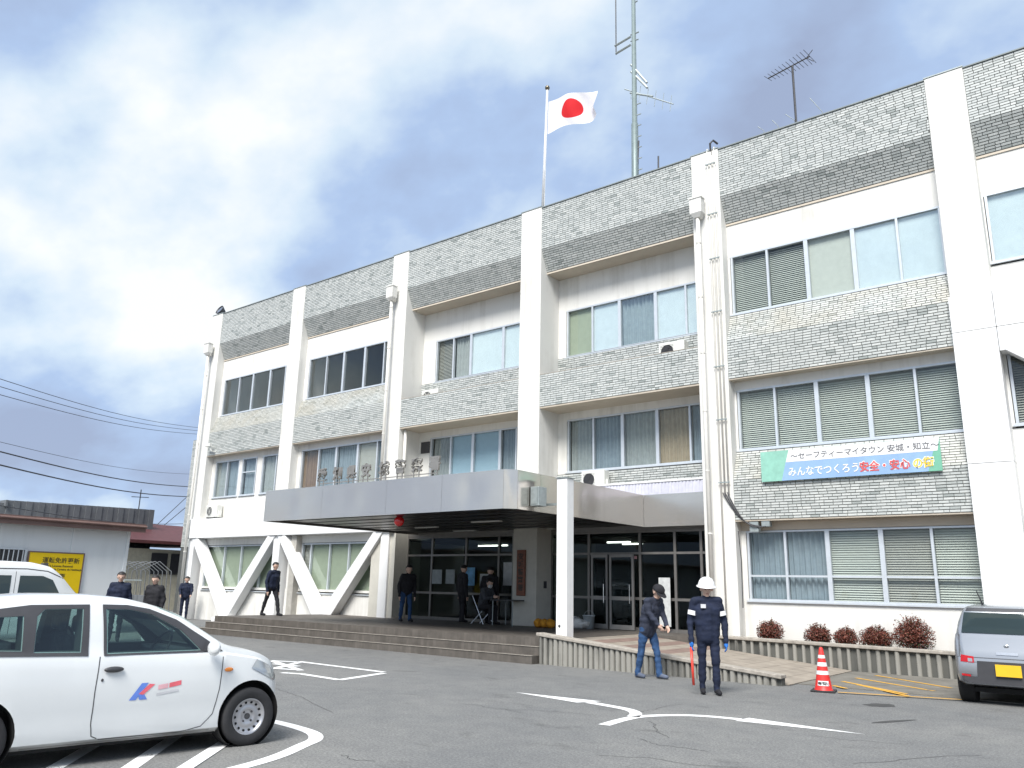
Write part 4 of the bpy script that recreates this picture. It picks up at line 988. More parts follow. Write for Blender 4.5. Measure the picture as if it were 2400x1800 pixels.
for side, pf, d in ((-1, rs, (0, 1, 0)), (1, ls, (0, -1, 0))):
    proj_panel('window_surround', bv, {'o': [(.87, .888), (.66, 1.03), (.42, 1.185), (.16, 1.285), (-.05, 1.32), (-.27, 1.325), (-.25, .89)], 'h': [DW]}, pf, d, .007, M_dark, hb)
    proj_panel('door_window', bv, DW, pf, d, .004, M_cglass, hb)
    proj_panel('quarter_trim', bv, [(.84, .893), (.70, .99), (.66, .897)], pf, d, .014, M_dark, hb)
    proj_panel('window_surround', bv, {'o': [(-.38, .895), (-.38, 1.325), (-.85, 1.32), (-1.18, 1.275), (-1.38, 1.16), (-1.42, 1.06), (-1.32, .925)], 'h': [SWn, QW]}, pf, d, .007, M_dark, hb)
    proj_panel('side_window', bv, SWn, pf, d, .004, M_cglass, hb)
    proj_panel('rear_quarter_window', bv, QW, pf, d, .004, M_cglass, hb)
    seam('door_seam', bv, [(-.28, .885), (-.295, .6), (-.29, .33), (-.27, .235), (-.2, .20), (.5, .19), (.7, .225), (.8, .33), (.84, .55), (.86, .84)], side, hb, HW)
    seam('sill_seam', bv, [(.80, .185), (.2, .172), (-.8, .178)], side, hb, HW, .012, basic('sill_seam_grey', (.3, .3, .3), .6) if side < 0 else MATS['sill_seam_grey'])  # plain grey strip along the sill
    h = MB().ell((-.16, side*(HW+.006), .775), (.085, .022, .026), 16).obj('door_handle', M_dark, hb, smooth=True)
    MB().ell((-.245, side*(HW-.002), .69), (.012, .006, .014), 8).obj('door_lock', M_dark, hb)
    MB().ell((.92, side*(HW-.004), .72), (.045, .012, .02), 12).obj('side_indicator', M_orange, hb, smooth=True)
    proj_panel('headlight', bv, [(1.16, .72), (1.22, .80), (1.36, .745), (1.49, .62), (1.44, .585)], pf, d, .006, M_lamp, hb, .04)
    mr = MB().ell((.70, side*(HW+.09), .93), (.05, .10, .07), 14).obj('door_mirror', M_carw, hb, smooth=True)
proj_panel('windscreen', bv, [(-.48, .28), (.48, .28), (.56, .84), (-.56, .84)], lambda u_, v_: (v_, u_, 3), (0, 0, -1), .005, M_cglass, hb)
proj_panel('rear_window', bv, [(-.5, .96), (.5, .96), (.46, 1.22), (-.46, 1.22)], lambda u_, v_: (-4, u_, v_), (1, 0, 0), .01, M_tint, hb)
for s_ in (-1, 1):
    for ax in (WB/2, -WB/2): wheel(hb, ax, s_*.655, .268, .15, .168, s_)
    proj_panel('tail_lamp', bv, [(s_*.48, .72), (s_*.62, .72), (s_*.60, 1.0), (s_*.5, 1.0)], lambda u_, v_: (-4, u_, v_), (1, 0, 0), .006, M_tail, hb)
M_seat = cloth('grey_seat_cloth', (.10, .11, .115))
for s_ in (-1, 1):
    st_ = MB().prism([(.02, s_*.3-.2, .56), (.02, s_*.3-.2, .66), (-.16, s_*.3-.2, .66), (-.30, s_*.3-.2, 1.04), (-.38, s_*.3-.2, 1.04), (-.28, s_*.3-.2, .56)], (0, .4, 0)).obj('front_seat', M_seat, hb, bevel=.03)
    MB().box(-.40, -.32, s_*.3-.12, s_*.3+.12, 1.07, 1.22).obj('headrest', M_seat, st_, bevel=.03)
MB().box(-1.05, -.93, -.5, .5, .6, 1.02).obj('rear_seat', M_seat, hb, bevel=.03); MB().box(.52, .74, -.56, .56, .6, .90).obj('dashboard', M_dark, hb, bevel=.03)
MB().lathe([(.165, -.012), (.185, 0), (.165, .012), (.15, 0), (.165, -.012)], Matrix.Translation((.40, -.3, .92)) @ Matrix.Rotation(R(-62), 4, 'Y'), 24).obj('steering_wheel', M_dark, hb, smooth=True)
# blurred door logo: blue cross strokes, red tick, pink and grey lines
M_lb = basic('logo_blue', (.12, .22, .62), .4); M_lr = basic('logo_red', (.72, .13, .16), .4); M_lp = basic('logo_pink', (.74, .42, .46), .4); M_lg = basic('logo_grey', (.58, .58, .6), .4)
lx, lz = .10, .575
for pts, m, o_ in (([(-.10, -.07), (-.04, -.07), (.06, .07), (.0, .07)], M_lb, .003), ([(-.01, -.07), (.06, -.07), (.02, -.01), (-.03, -.01)], M_lb, .0035), ([(-.02, -.02), (.02, -.03), (.12, .055), (.07, .06)], M_lr, .004), ([(.15, .005), (.24, .015), (.24, .055), (.15, .045)], M_lp, .003), ([(.25, .017), (.36, .035), (.36, .075), (.25, .057)], M_lr, .003), ([(.14, -.045), (.34, -.02), (.34, 0.0), (.14, -.025)], M_lg, .003)):
    proj_panel('door_logo', bv, [(lx+a, lz+b_+a*.0) for a, b_ in pts], rs, (0, 1, 0), o_, m, hb, .08)
MB().box(1.545, 1.575, -.17, .17, .34, .50).obj('number_plate', M_plate, hb)
MB().box(-1.3, 1.35, -.6, .6, .13, .2).obj('underbody', M_well, hb)

# ---- silver hatchback, right, seen from behind
p = onZ(2262, 1642)
sv = thing('silver_hatchback', 'silver hatchback with a yellow number plate parked at the right by the planter', 'car', (p.x+.64, p.y+1.28, 0), R(92), None, static=False)
top = [(1.72, .6), (1.68, .72), (1.5, .86), (1.0, .98), (.75, 1.02), (.2, 1.36), (-.1, 1.43), (-.6, 1.455), (-1.2, 1.445), (-1.48, 1.42), (-1.575, 1.35), (-1.625, 1.0), (-1.66, .92), (-1.72, .5)]
half = [(1.72, .45), (1.6, .63), (1.3, .72), (.5, .737), (-1.2, .737), (-1.5, .72), (-1.64, .70), (-1.72, .64)]
roofw = [(1.7, .5), (.8, .6), (.2, .56), (-1.2, .565), (-1.5, .56), (-1.72, .56)]
belt = [(1.7, .62), (1.2, .86), (.8, .93), (-1.3, 1.0), (-1.72, .98)]
bottom = [(1.72, .26), (1.4, .2), (-1.3, .22), (-1.72, .30)]
me = cut_arches(car_body(top, half, roofw, belt, bottom, -1.72, 1.72), (1.2, -1.2), .33, HW)
me.materials[0] = M_cars; me.shade_smooth(); link('body', me, sv); bv = bvh_of(me); wells(sv, (1.2, -1.2), .33, HW)
bk = lambda u_, v_: (-4, u_, v_)
proj_panel('rear_window', bv, [(-.58, 1.03), (.58, 1.03), (.53, 1.33), (-.53, 1.33)], bk, (1, 0, 0), .014, M_tint, sv)
proj_panel('spoiler_band', bv, [(-.54, 1.35), (.54, 1.35), (.52, 1.40), (-.52, 1.40)], bk, (1, 0, 0), .006, M_dark, sv)
proj_panel('bumper_insert', bv, [(-.42, .36), (.42, .36), (.40, .63), (-.40, .63)], bk, (1, 0, 0), .005, M_dark, sv)
pl_ = MB().box(-1.765, -1.74, -.165, .165, .43, .595).obj('number_plate', M_plate, sv)
MB().box(-1.74, -1.6, -.1, .1, .45, .55).obj('plate_mount', M_dark, sv)
for s_ in (-1, 1):
    proj_panel('tail_lamp', bv, [(s_*.44, .60), (s_*.62, .61), (s_*.61, .71), (s_*.44, .69)], bk, (1, 0, 0), .008, M_tail, sv)
    proj_panel('side_window', bv, [(.55, .99), (.2, 1.27), (-.2, 1.36), (-1.25, 1.36), (-1.4, 1.2), (-1.4, 1.04)], ls if s_ > 0 else rs, (0, -s_, 0), .005, M_tint, sv)
    for ax in (1.2, -1.2): wheel(sv, ax, s_*.655, .275, .155, .17, s_)
proj_panel('bumper_lower', bv, [(-.64, .31), (.64, .31), (.66, .40), (-.66, .40)], bk, (1, 0, 0), .004, M_dark, sv)
for pl in ([(-.66, .672), (.66, .672), (.66, .682), (-.66, .682)], [(-.64, .682), (-.63, .682), (-.61, 1.0), (-.62, 1.0)], [(.64, .682), (.63, .682), (.61, 1.0), (.62, 1.0)]):
    proj_panel('tailgate_seam', bv, pl, bk, (1, 0, 0), .004, M_dark, sv, .05)
for s_ in (-1, 1):
    proj_panel('reverse_lamp', bv, [(s_*.46, .615), (s_*.52, .615), (s_*.52, .665), (s_*.46, .66)], bk, (1, 0, 0), .010, M_lamp, sv)
    proj_panel('reflector', bv, [(s_*.50, .40), (s_*.62, .41), (s_*.62, .44), (s_*.50, .43)], bk, (1, 0, 0), .008, M_tail, sv)
MB().ell((-1.675, 0, .86), (.008, .035, .02), 12).obj('badge', M_chrome, sv)
seam_b = MB().tube([(-1.63, -.35, 1.03), (-1.58, .05, 1.09)], .009, 6).obj('wiper', M_dark, sv)
MB().tube([(-1.18, .3, 1.43), (-1.22, .3, 1.46), (-1.4, .34, 1.66)], [.022, .014, .005], 8).obj('antenna', M_dark, sv)
proj_panel('tailgate_handle', bv, [(-.14, .73), (.14, .73), (.14, .77), (-.14, .77)], bk, (1, 0, 0), .012, M_chrome, sv)
MB().box(-1.5, 1.4, -.6, .6, .17, .24).obj('underbody', M_well, sv)

# ---- white kei van behind, far left
p = onY(20, 1322, 9.0)
vn = thing('white_van', 'white boxy van at the left edge behind the white hatchback', 'van', (-19.6, 7.15, 0), R(84), None, static=False)
top = [(1.7, .75), (1.66, 1.05), (1.35, 1.25), (1.0, 1.62), (.8, 1.78), (.4, 1.865), (-.5, 1.88), (-1.4, 1.86), (-1.62, 1.78), (-1.7, 1.2), (-1.72, .6)]
half = [(1.7, .55), (1.55, .68), (1.2, .735), (-1.5, .737), (-1.72, .69)]
roofw = [(1.7, .55), (1.0, .64), (.4, .63), (-1.7, .62)]
belt = [(1.7, .8), (1.2, 1.05), (-1.72, 1.05)]
me = cut_arches(car_body(top, half, roofw, belt, [(1.7, .28), (-1.7, .3)], -1.72, 1.7), (1.1, -1.2), .31, HW)
me.shade_smooth(); link('body', me, vn); bv = bvh_of(me); wells(vn, (1.1, -1.2), .31, HW)
for side, pf, d in ((-1, rs, (0, 1, 0)), (1, ls, (0, -1, 0))):
    proj_panel('door_window', bv, [(1.02, 1.15), (.82, 1.5), (.62, 1.58), (.18, 1.58), (.17, 1.15)], pf, d, .005, M_tint, vn)
    proj_panel('side_window', bv, [(.02, 1.15), (.02, 1.58), (-1.5, 1.58), (-1.5, 1.15)], pf, d, .005, M_tint, vn)
    seam('roof_gutter', bv, [(1.05, 1.53), (.7, 1.68), (.3, 1.72), (-1.6, 1.70)], side, vn, HW, .02)
    seam('door_seam', bv, [(.10, 1.66), (.10, .4)], side, vn, HW, .01); 
    for ax in (1.1, -1.2): wheel(vn, ax, side*.655, .265, .15, .165, side)
proj_panel('windscreen', bv, [(-.55, 1.2), (.55, 1.2), (.5, 1.62), (-.5, 1.62)], lambda u_, v_: (4, u_, v_), (-1, 0, 0), .005, M_tint, vn)
MB().box(.72, .82, -.2, -.02, 1.80, 1.86).obj('roof_lamp', M_dark, vn)

# ================================================================ PEOPLE
M_skin = basic('skin', (.60, .40, .31), .55, 0, .05)
M_hair = basic('dark_hair', (.015, .012, .012), .6)
M_navy = cloth('navy_uniform_cloth', (.006, .012, .036)); M_jean = cloth('blue_denim', (.025, .07, .17)); M_jack = cloth('dark_slate_jacket', (.026, .032, .055)); M_blk = cloth('black_cloth', (.012, .012, .016)); M_glove = cloth('blue_glove', (.02, .16, .55)); M_grey = cloth('charcoal_cloth', (.05, .055, .065)); M_mask = cloth('white_mask', (.6, .62, .62)); M_shoe = cloth('grey_shoe', (.10, .12, .17))
def person(name_label, loc, rz, J, mats, voxel=.013, hat=None, mask=False, group=None, hair=True, pockets=()):
    """J: joint positions in metres (local: facing -Y). One continuous remeshed body."""
    root = thing('person', name_label, 'person', loc, rz, group, static=False)
    V = lambda k: Vector(J[k])
    b = MB(); segs = []
    def cap(a, c, ra, rc, key, flat=1.0, axis=None):
        a, c = Vector(a), Vector(c); d = c-a; L = d.length; n_ = 14; q_ = d.to_track_quat('Z', 'Y').to_matrix().to_4x4() if L > 1e-4 else Matrix.Identity(4)
        prof = []
        for i in range(5): w = math.pi/2*(i/4); prof.append((ra*math.sin(w), -ra*math.cos(w)))
        for i in range(5): w = math.pi/2*(i/4); prof.append((rc*math.cos(w), L+rc*math.sin(w)))
        prof[0] = (.0005, prof[0][1]); prof[-1] = (.0005, prof[-1][1])
        b.lathe(prof, Matrix.Translation(a) @ q_, n_); nv_ = n_*len(prof)
        segs.append((a, c, max(ra, rc), key))
    pe, ch_, nk, hd = V('pelvis'), V('chest'), V('neck'), V('head')
    fwd = Vector(J.get('face', (0, -1, 0))).normalized(); lat = Vector(J.get('lat', (1, 0, 0)))
    cap(pe, ch_, .135, .145, 'top'); cap(ch_, nk-Vector((0, 0, .08)), .14, .08, 'top')
    for s_ in (-1, 1):
        cap(pe+lat*.075*s_, ch_+lat*.095*s_, .115, .125, 'top'); cap(ch_+lat*.08*s_, nk+lat*.05*s_-Vector((0, 0, .07)), .12, .075, 'top')
        S_ = 'R' if s_ < 0 else 'L'
        sh = V('sh'+S_); el = V('el'+S_); wr_ = V('wr'+S_); hp = V('hip'+S_); kn = V('kn'+S_); an = V('an'+S_); toe = V('toe'+S_)
        cap(nk-Vector((0, 0, .06)), sh, .07, .075, 'top'); cap(sh, el, .075, .056, 'top'); cap(el, wr_, .055, .042, 'top')
        cap(hp, kn, .092, .066, 'leg'); cap(pe+Vector((0, 0, -.02)), hp, .11, .095, 'leg'); cap(kn, an, .066, .052, 'leg')
        cap(an+Vector((0, 0, -.03)), toe, .046, .038, 'shoe'); bk_ = (an-toe); bk_.z = 0; bk_ = bk_.normalized()*.05 if bk_.length > .01 else Vector(); cap(an+Vector((0, 0, -.035)), an+bk_*.7+Vector((0, 0, -.045)), .042, .036, 'shoe')
        hdv = (wr_-el).normalized(); sd_ = lat*s_; palm = wr_+hdv*.07
        cap(wr_, palm, .032, .034, 'hand'); cr_ = hdv.cross(sd_).normalized() if hdv.cross(sd_).length > .1 else Vector((0, -1, 0))
        for k, (o_, L) in enumerate(((-.03, .065), (-.01, .078), (.01, .074), (.03, .058))):
            a_ = palm+cr_*o_+hdv*.02; m_ = a_+hdv*L*.6; cap(a_, m_, .0105, .010, 'hand'); cap(m_, m_+hdv*L*.35-sd_*L*.35, .010, .0085, 'hand')
        a_ = wr_+hdv*.035-cr_*.03; cap(a_, a_-cr_*.03+hdv*.035, .012, .011, 'hand'); cap(a_-cr_*.03+hdv*.035, a_-cr_*.035+hdv*.06, .011, .009, 'hand')
    cap(nk-Vector((0, 0, .06)), hd-fwd*.01-Vector((0, 0, .06)), .062, .055, 'skin')
    upv = (hd-nk).normalized()
    cap(hd+upv*.025-fwd*.012, hd+upv*.035+fwd*.0, .098, .094, 'skin'); cap(hd+fwd*.02-upv*.02, hd-upv*.075+fwd*.035, .076, .05, 'skin')
    cap(hd+fwd*.09-upv*.005, hd+fwd*.108-upv*.03, .012, .016, 'skin')
    for s_ in (-1, 1): cap(hd+lat*.093*s_+upv*.01, hd+lat*.095*s_-upv*.03, .016, .014, 'skin')
    if mats.get('coat'): 
        cap(pe-Vector((0, 0, .07)), ch_, .14, .14, 'top')
        for s_ in (-1, 1): cap(pe+lat*.07*s_-Vector((0, 0, .08)), ch_+lat*.09*s_, .118, .122, 'top')
    me = b.mesh('body', M_skin); o = bpy.data.objects.new('tmp', me); COL.objects.link(o)
    md = o.modifiers.new('r', 'REMESH'); md.mode = 'VOXEL'; md.voxel_size = voxel; md.use_smooth_shade = True
    sm = o.modifiers.new('s', 'SMOOTH'); sm.iterations = 3; sm.factor = .5
    dg = bpy.context.evaluated_depsgraph_get(); nm = bpy.data.meshes.new_from_object(o.evaluated_get(dg)); bpy.data.objects.remove(o)
    keys = ['skin', 'top', 'leg', 'shoe', 'hand']; nm.materials.clear()
    for k in keys: nm.materials.append(mats[k])
    A = np.array([s[0] for s in segs]); Bv = np.array([s[1] for s in segs]); rad = np.array([s[2] for s in segs]); kk = np.array([keys.index(s[3]) for s in segs])
    co = np.array([p.center for p in nm.polygons]); D_ = Bv-A; L2 = (D_**2).sum(1)+1e-9
    mi = np.zeros(len(co), int)
    for s0 in range(0, len(co), 4000):
        c = co[s0:s0+4000]; t_ = np.clip(((c[:, None]-A)*D_).sum(2)/L2, 0, 1); dist = np.linalg.norm(c[:, None]-(A+t_[..., None]*D_), axis=2)-rad; mi[s0:s0+4000] = kk[dist.argmin(1)]
    nm.polygons.foreach_set('material_index', mi.astype(np.int32)); nm.shade_smooth()
    cl = set(); 
    for pg, q_ in zip(nm.polygons, mi):
        if q_ in (1, 2): cl.update(pg.vertices)
    nrm = [v.normal.copy() for v in nm.vertices]
    for i in cl:
        v = nm.vertices[i]; c = v.co; w1 = noise.noise(Vector((c.x*5, c.y*5, c.z*13+loc[0]*3))); w2 = noise.noise(Vector((c.x*14, c.y*14, c.z*22)))
        v.co = c + nrm[i]*(.016*w1+.006*w2)
    link('body', nm, root)
    Mh = Matrix.Identity(4); rgt = fwd.cross(upv).normalized(); f2 = upv.cross(rgt).normalized()
    for i in range(3): Mh[i][0], Mh[i][1], Mh[i][2], Mh[i][3] = rgt[i], f2[i], upv[i], hd[i]
    R3 = Mh.to_3x3()
    for s_ in (-1, 1): MB().ell(hd+R3 @ Vector((.034*s_, .088, .01)), (.013, .008, .007), 8, M=R3).obj('eye', M_hair, root)
    if not mask: MB().ell(hd+R3 @ Vector((0, .085, -.062)), (.024, .009, .006), 8, M=R3).obj('mouth', MATS['lip'], root)
    else:
        mk = MB(); v = []
        for j in range(5):
            for i in range(9):
                a_ = R(-75+150*i/8); rr = .098-.008*abs(j-2); v.append(hd+R3 @ Vector((rr*math.sin(a_)*.88, .012+rr*math.cos(a_)*1.06, .0-.10*j/4)))
        mk.add(v, [(j*9+i, j*9+i+1, (j+1)*9+i+1, (j+1)*9+i) for j in range(4) for i in range(8)]); mk.obj('mask', M_mask, root, smooth=True)
    if hair:
        hm = MB(); prof = []; v = []; n_ = 20
        for j in range(9):
            t_ = math.pi*.56*j/8
            for i in range(n_):
                w = 2*math.pi*i/n_; fy = math.sin(w); lim = t_*(1 if fy < .3 else .62)
                v.append(hd+R3 @ Vector((.108*math.sin(lim)*math.cos(w), -.012+.116*math.sin(lim)*fy, .036+.108*math.cos(lim))))
        hm.add(v, [(j*n_+i, (j+1)*n_+i, (j+1)*n_+(i+1) % n_, j*n_+(i+1) % n_) for j in range(8) for i in range(n_)]); hm.obj('hair', mats.get('hair', M_hair), root, smooth=True)
    if hat:
        kind, hm_ = hat; h = MB()
        if kind == 'helmet':
            h.lathe([(.0, .155), (.05, .150), (.09, .128), (.118, .09), (.132, .04), (.136, .022), (.160, .010), (.160, .004), (.13, .004)], Mh @ Matrix.Translation((0, 0, .03)), 28)
        else:
            h.lathe([(.0, .128), (.06, .12), (.098, .09), (.115, .045), (.118, .02), (.11, .015)], Mh @ Matrix.Translation((0, -.005, .015)), 28)
            v = []
            for j in range(3):
                for i in range(11): a_ = R(-65+130*i/10); rr = .112+.042*j; v.append(hd+R3 @ Vector((rr*math.sin(a_)*(.95-.1*j), rr*math.cos(a_)*.98, .045-.012*j)))
            h.add(v, [(j*11+i, j*11+i+1, (j+1)*11+i+1, (j+1)*11+i) for j in range(2) for i in range(10)])
        h.obj('helmet' if kind == 'helmet' else 'cap', hm_, root, smooth=True)
    return root
basic('lip', (.35, .14, .12), .5)
def stand(h=1.72, step=0., lean=0., arms=((.25, -.02, .80), (.25, -.02, .80)), head_f=(0, -1, 0), elbows=None, headdown=0):
    k = h/1.72; J = {}
    J['pelvis'] = (0, .0, .93*k); J['chest'] = (0, -lean*.6, 1.26*k); J['neck'] = (0, -lean, 1.47*k); J['head'] = (0, -lean-.03-headdown, (1.60-headdown*.3)*k); J['face'] = head_f
    for s_, S_ in ((-1, 'R'), (1, 'L')):
        ar = arms[0 if s_ < 0 else 1]
        J['sh'+S_] = (.185*s_, -lean*.92, 1.40*k); J['wr'+S_] = (ar[0]*s_, ar[1]-lean*.6, ar[2]*k)
        a, w = Vector(J['sh'+S_]), Vector(J['wr'+S_]); J['el'+S_] = tuple((a+w)/2 + Vector((.045*s_, .05, 0))) if not elbows else elbows[0 if s_ < 0 else 1]
        st = step*s_
        J['hip'+S_] = (.095*s_, 0, .90*k); J['kn'+S_] = (.10*s_, -st*.6-.02, .49*k); J['an'+S_] = (.10*s_, -st, .09*k); J['toe'+S_] = (.115*s_, -st-.15, .04)
    return J
def face_cam(loc, extra=0):      # rotation so that local -Y points at the camera
    return math.atan2(-loc[0]*1.0, loc[1]) * 1.0 * -1 * -1 + 0 if False else math.atan2(loc[1], loc[0]) - math.pi/2 + math.pi*0 + extra
# guard with white helmet and red baton
g = onZ(1664, 1627); gz = math.atan2(g.y, g.x)-math.pi/2
J = stand(1.72, .06, 0, ((.27, -.06, .80), (.27, -.04, .80)))
gd = person('guard in navy uniform with white helmet and blue gloves walking on the forecourt', (g.x, g.y, 0), gz+R(10), J, dict(skin=M_skin, top=M_navy, leg=M_navy, shoe=M_blk, hand=M_glove, coat=1), .011, ('helmet', basic('white_helmet', (.8, .8, .8), .3, 0, .03)), hair=False)
MB().lathe([(.126, .0), (.128, .05), (.122, .05)], Matrix.Translation((0, -.0, .93)), 20).obj('belt', M_blk, gd)
for s_ in (-1, 1): MB().lathe([(.078, -.035), (.08, .035)], Matrix.Translation((.225*s_, .005, 1.22)) @ Matrix.Rotation(R(-12*s_), 4, 'Y'), 16).obj('arm_band', M_bw, gd)
MB().box(-.12, -.04, -.155, -.14, 1.30, 1.36).obj('chest_badge', M_lg, gd)
bat = thing('red_baton', 'red traffic baton held low by the guard', 'baton', (g.x, g.y, 0), gz+R(10), None, static=False)
MB().tube([(-.28, -.08, .70), (-.27, -.14, .14)], [.022, .02], 12).obj('wand', basic('red_baton', (.70, .06, .04), .35), bat, smooth=True); MB().tube([(-.283, -.07, .84), (-.28, -.08, .70)], .018, 10).obj('grip', M_blk, bat)
# man in cap, stooping, walking right along the kerb
m_ = onZ(1522, 1588)
J = stand(1.66, .17, .16, ((.12, -.22, 1.0), (.13, -.24, .98)), (0, -.8, -.6), None, .06)
person('man in dark jacket, jeans and cap stooping along the ramp wall', (m_.x+.05, m_.y-.12, 0), math.atan2(m_.y, m_.x)-math.pi/2+R(52), J, dict(skin=M_skin, top=M_jack, leg=M_jean, shoe=M_shoe, hand=M_skin, hair=M_hair, coat=1), .011, ('cap', M_blk))
# seated man with mask on a folding chair, desk
s0 = onZ(1168, 1462, PZ); s0 = Vector((s0.x-.15, 18.75, PZ))
J = dict(pelvis=(0, 0, .50), chest=(0, -.12, .82), neck=(0, -.2, 1.02), head=(0, -.26, 1.15), face=(0, -.85, -.5))
for s_, S_ in ((-1, 'R'), (1, 'L')):
    J.update({'sh'+S_: (.18*s_, -.17, .96), 'el'+S_: (.23*s_, -.28, .72), 'wr'+S_: (.12*s_, -.48, .76), 'hip'+S_: (.1*s_, -.05, .49), 'kn'+S_: (.12*s_, -.42, .50), 'an'+S_: (.12*s_, -.40, .09), 'toe'+S_: (.13*s_, -.55, .04)})
srz = R(88)
person('man in mask and charcoal coat sitting hunched on a folding chair', tuple(s0), srz, J, dict(skin=M_skin, top=M_grey, leg=M_blk, shoe=M_blk, hand=M_skin), .014, None, True)
fc = thing('folding_chair', 'folding chair with crossed chrome legs under the seated man', 'chair', tuple(s0), srz, None, static=False)
MB().box(-.2, .2, -.2, .2, .37, .40).obj('seat', M_blk, fc, bevel=.01); MB().box(-.2, .2, .21, .235, .60, .82).obj('backrest', M_blk, fc, bevel=.01)
for s_ in (-1, 1):
    MB().tube([(s_*.21, -.24, .0), (s_*.21, .22, .80)], .012).obj('leg', M_chrome, fc); MB().tube([(s_*.19, .26, .0), (s_*.19, -.18, .38)], .012).obj('leg', M_chrome, fc)
dk = thing('reception_desk', 'dark folding table in front of the seated man', 'table', (s0.x+1.0, s0.y, PZ), 0, None, static=False)
MB().box(-.42, .4, -.35, .35, .68, .71).obj('table_top', M_dark, dk)
for a_ in (-1, 1):
    for b2_ in (-1, 1): MB().tube([(a_*.36, b2_*.3, 0), (a_*.36, b2_*.3, .68)], .014).obj('leg', M_galv, dk)
# distant figures on the forecourt
def far(label, px, py, z, rz, J, mats, **k):
    p = onZ(px, py, z); return person(label, (p.x, p.y, z), rz, J, mats, .018, **k)
mk = lambda t_, l_: dict(skin=M_skin, top=t_, leg=l_, shoe=M_blk, hand=M_skin)
px_ = onY(634, 1420, 16.4).x; person('person in dark clothes striding past the second white brace', (px_, 16.4, PZ), R(100), stand(1.68, .26, .04), mk(M_navy, M_blk), .018)
far('person in navy jacket standing behind the white hatchback bonnet', 428, 1452, 0., R(60), stand(1.7, .05, .05, ((.2, -.25, 1.0), (.2, -.25, 1.0))), mk(M_navy, M_navy))
person('person in navy top near the white prefab office, left of a pair', (-21.3, 10.6, 0), R(60), stand(1.72, .05), mk(M_navy, M_blk), .018)
person('person in black top near the white prefab office, right of a pair', (-21.2, 11.5, 0), R(30), stand(1.66, .05), mk(M_blk, M_blk), .018)
p = onY(938, 1440, 17.4)
person('person in black sitting on the porch left of the glass entrance', (p.x, 17.6, PZ), R(70), stand(1.62, .12, .1), mk(M_blk, M_jean), .018)
person('dark figure standing by the posters inside the porch', (-16.9, 19.0, PZ), R(160), stand(1.68, .03), mk(M_blk, M_blk), .018)
person('second dark figure in the porch beside the seated man', (-15.9, 19.1, PZ), R(200), stand(1.62, .03), mk(M_blk, M_blk), .018)

# ================================================================ STREET THINGS
cp = onZ(1931, 1621)
cn = thing('traffic_cone', 'red traffic cone with three white bands beside the ramp end', 'traffic cone', (cp.x, cp.y, .0), R(12), None, static=False)
M_cone = basic('red_cone_plastic', (.66, .035, .03), .45, 0, .05); M_cband = basic('reflective_band', (.78, .78, .78), .4)
def cr_(z): return .14-(.14-.028)*((z-.03)/.67)
cone = MB().lathe([(.15, .03), (cr_(.06), .05), (cr_(.2), .2), (cr_(.45), .45), (cr_(.66), .66), (.024, .69), (.0, .70)], None, 28).obj('cone', M_cone, cn, smooth=True)
for z0, z1 in ((.27, .33), (.40, .46), (.525, .575)): MB().lathe([(cr_(z0)+.003, z0), (cr_(z1)+.003, z1)], None, 28).obj('band', M_cband, cone, smooth=True)
MB().box(-.19, .19, -.19, .19, 0, .03).obj('base', M_black, cn, bevel=.01)
Mc = Matrix.Rotation(R(-12)+math.atan2(cp.y, cp.x)-math.pi/2, 4, 'Z')
lb_ = MB(); v = []
for j in range(2):
    for i in range(9): a_ = R(-42+84*i/8); z_ = .10+.075*j; rr = cr_(z_)+.004; v.append(Mc @ Vector((rr*math.sin(a_), -rr*math.cos(a_), z_)))
lb_.add(v, [(i, i+1, 9+i+1, 9+i) for i in range(8)]); lbo = lb_.obj('label_strip', M_bw, cone)
for i, c in enumerate('安城警察'):
    a_ = R(-27+18*i); rr = cr_(.13)+.0055; pos = Mc @ Vector((rr*math.sin(a_), -rr*math.cos(a_), .112)); ex = Mc.to_3x3() @ Vector((math.cos(a_), math.sin(a_), 0))
    text_obj('character', c, .055, M_ink, frameM(pos, ex, (0, 0, 1)), cone, .0005, .002, align='CENTER')
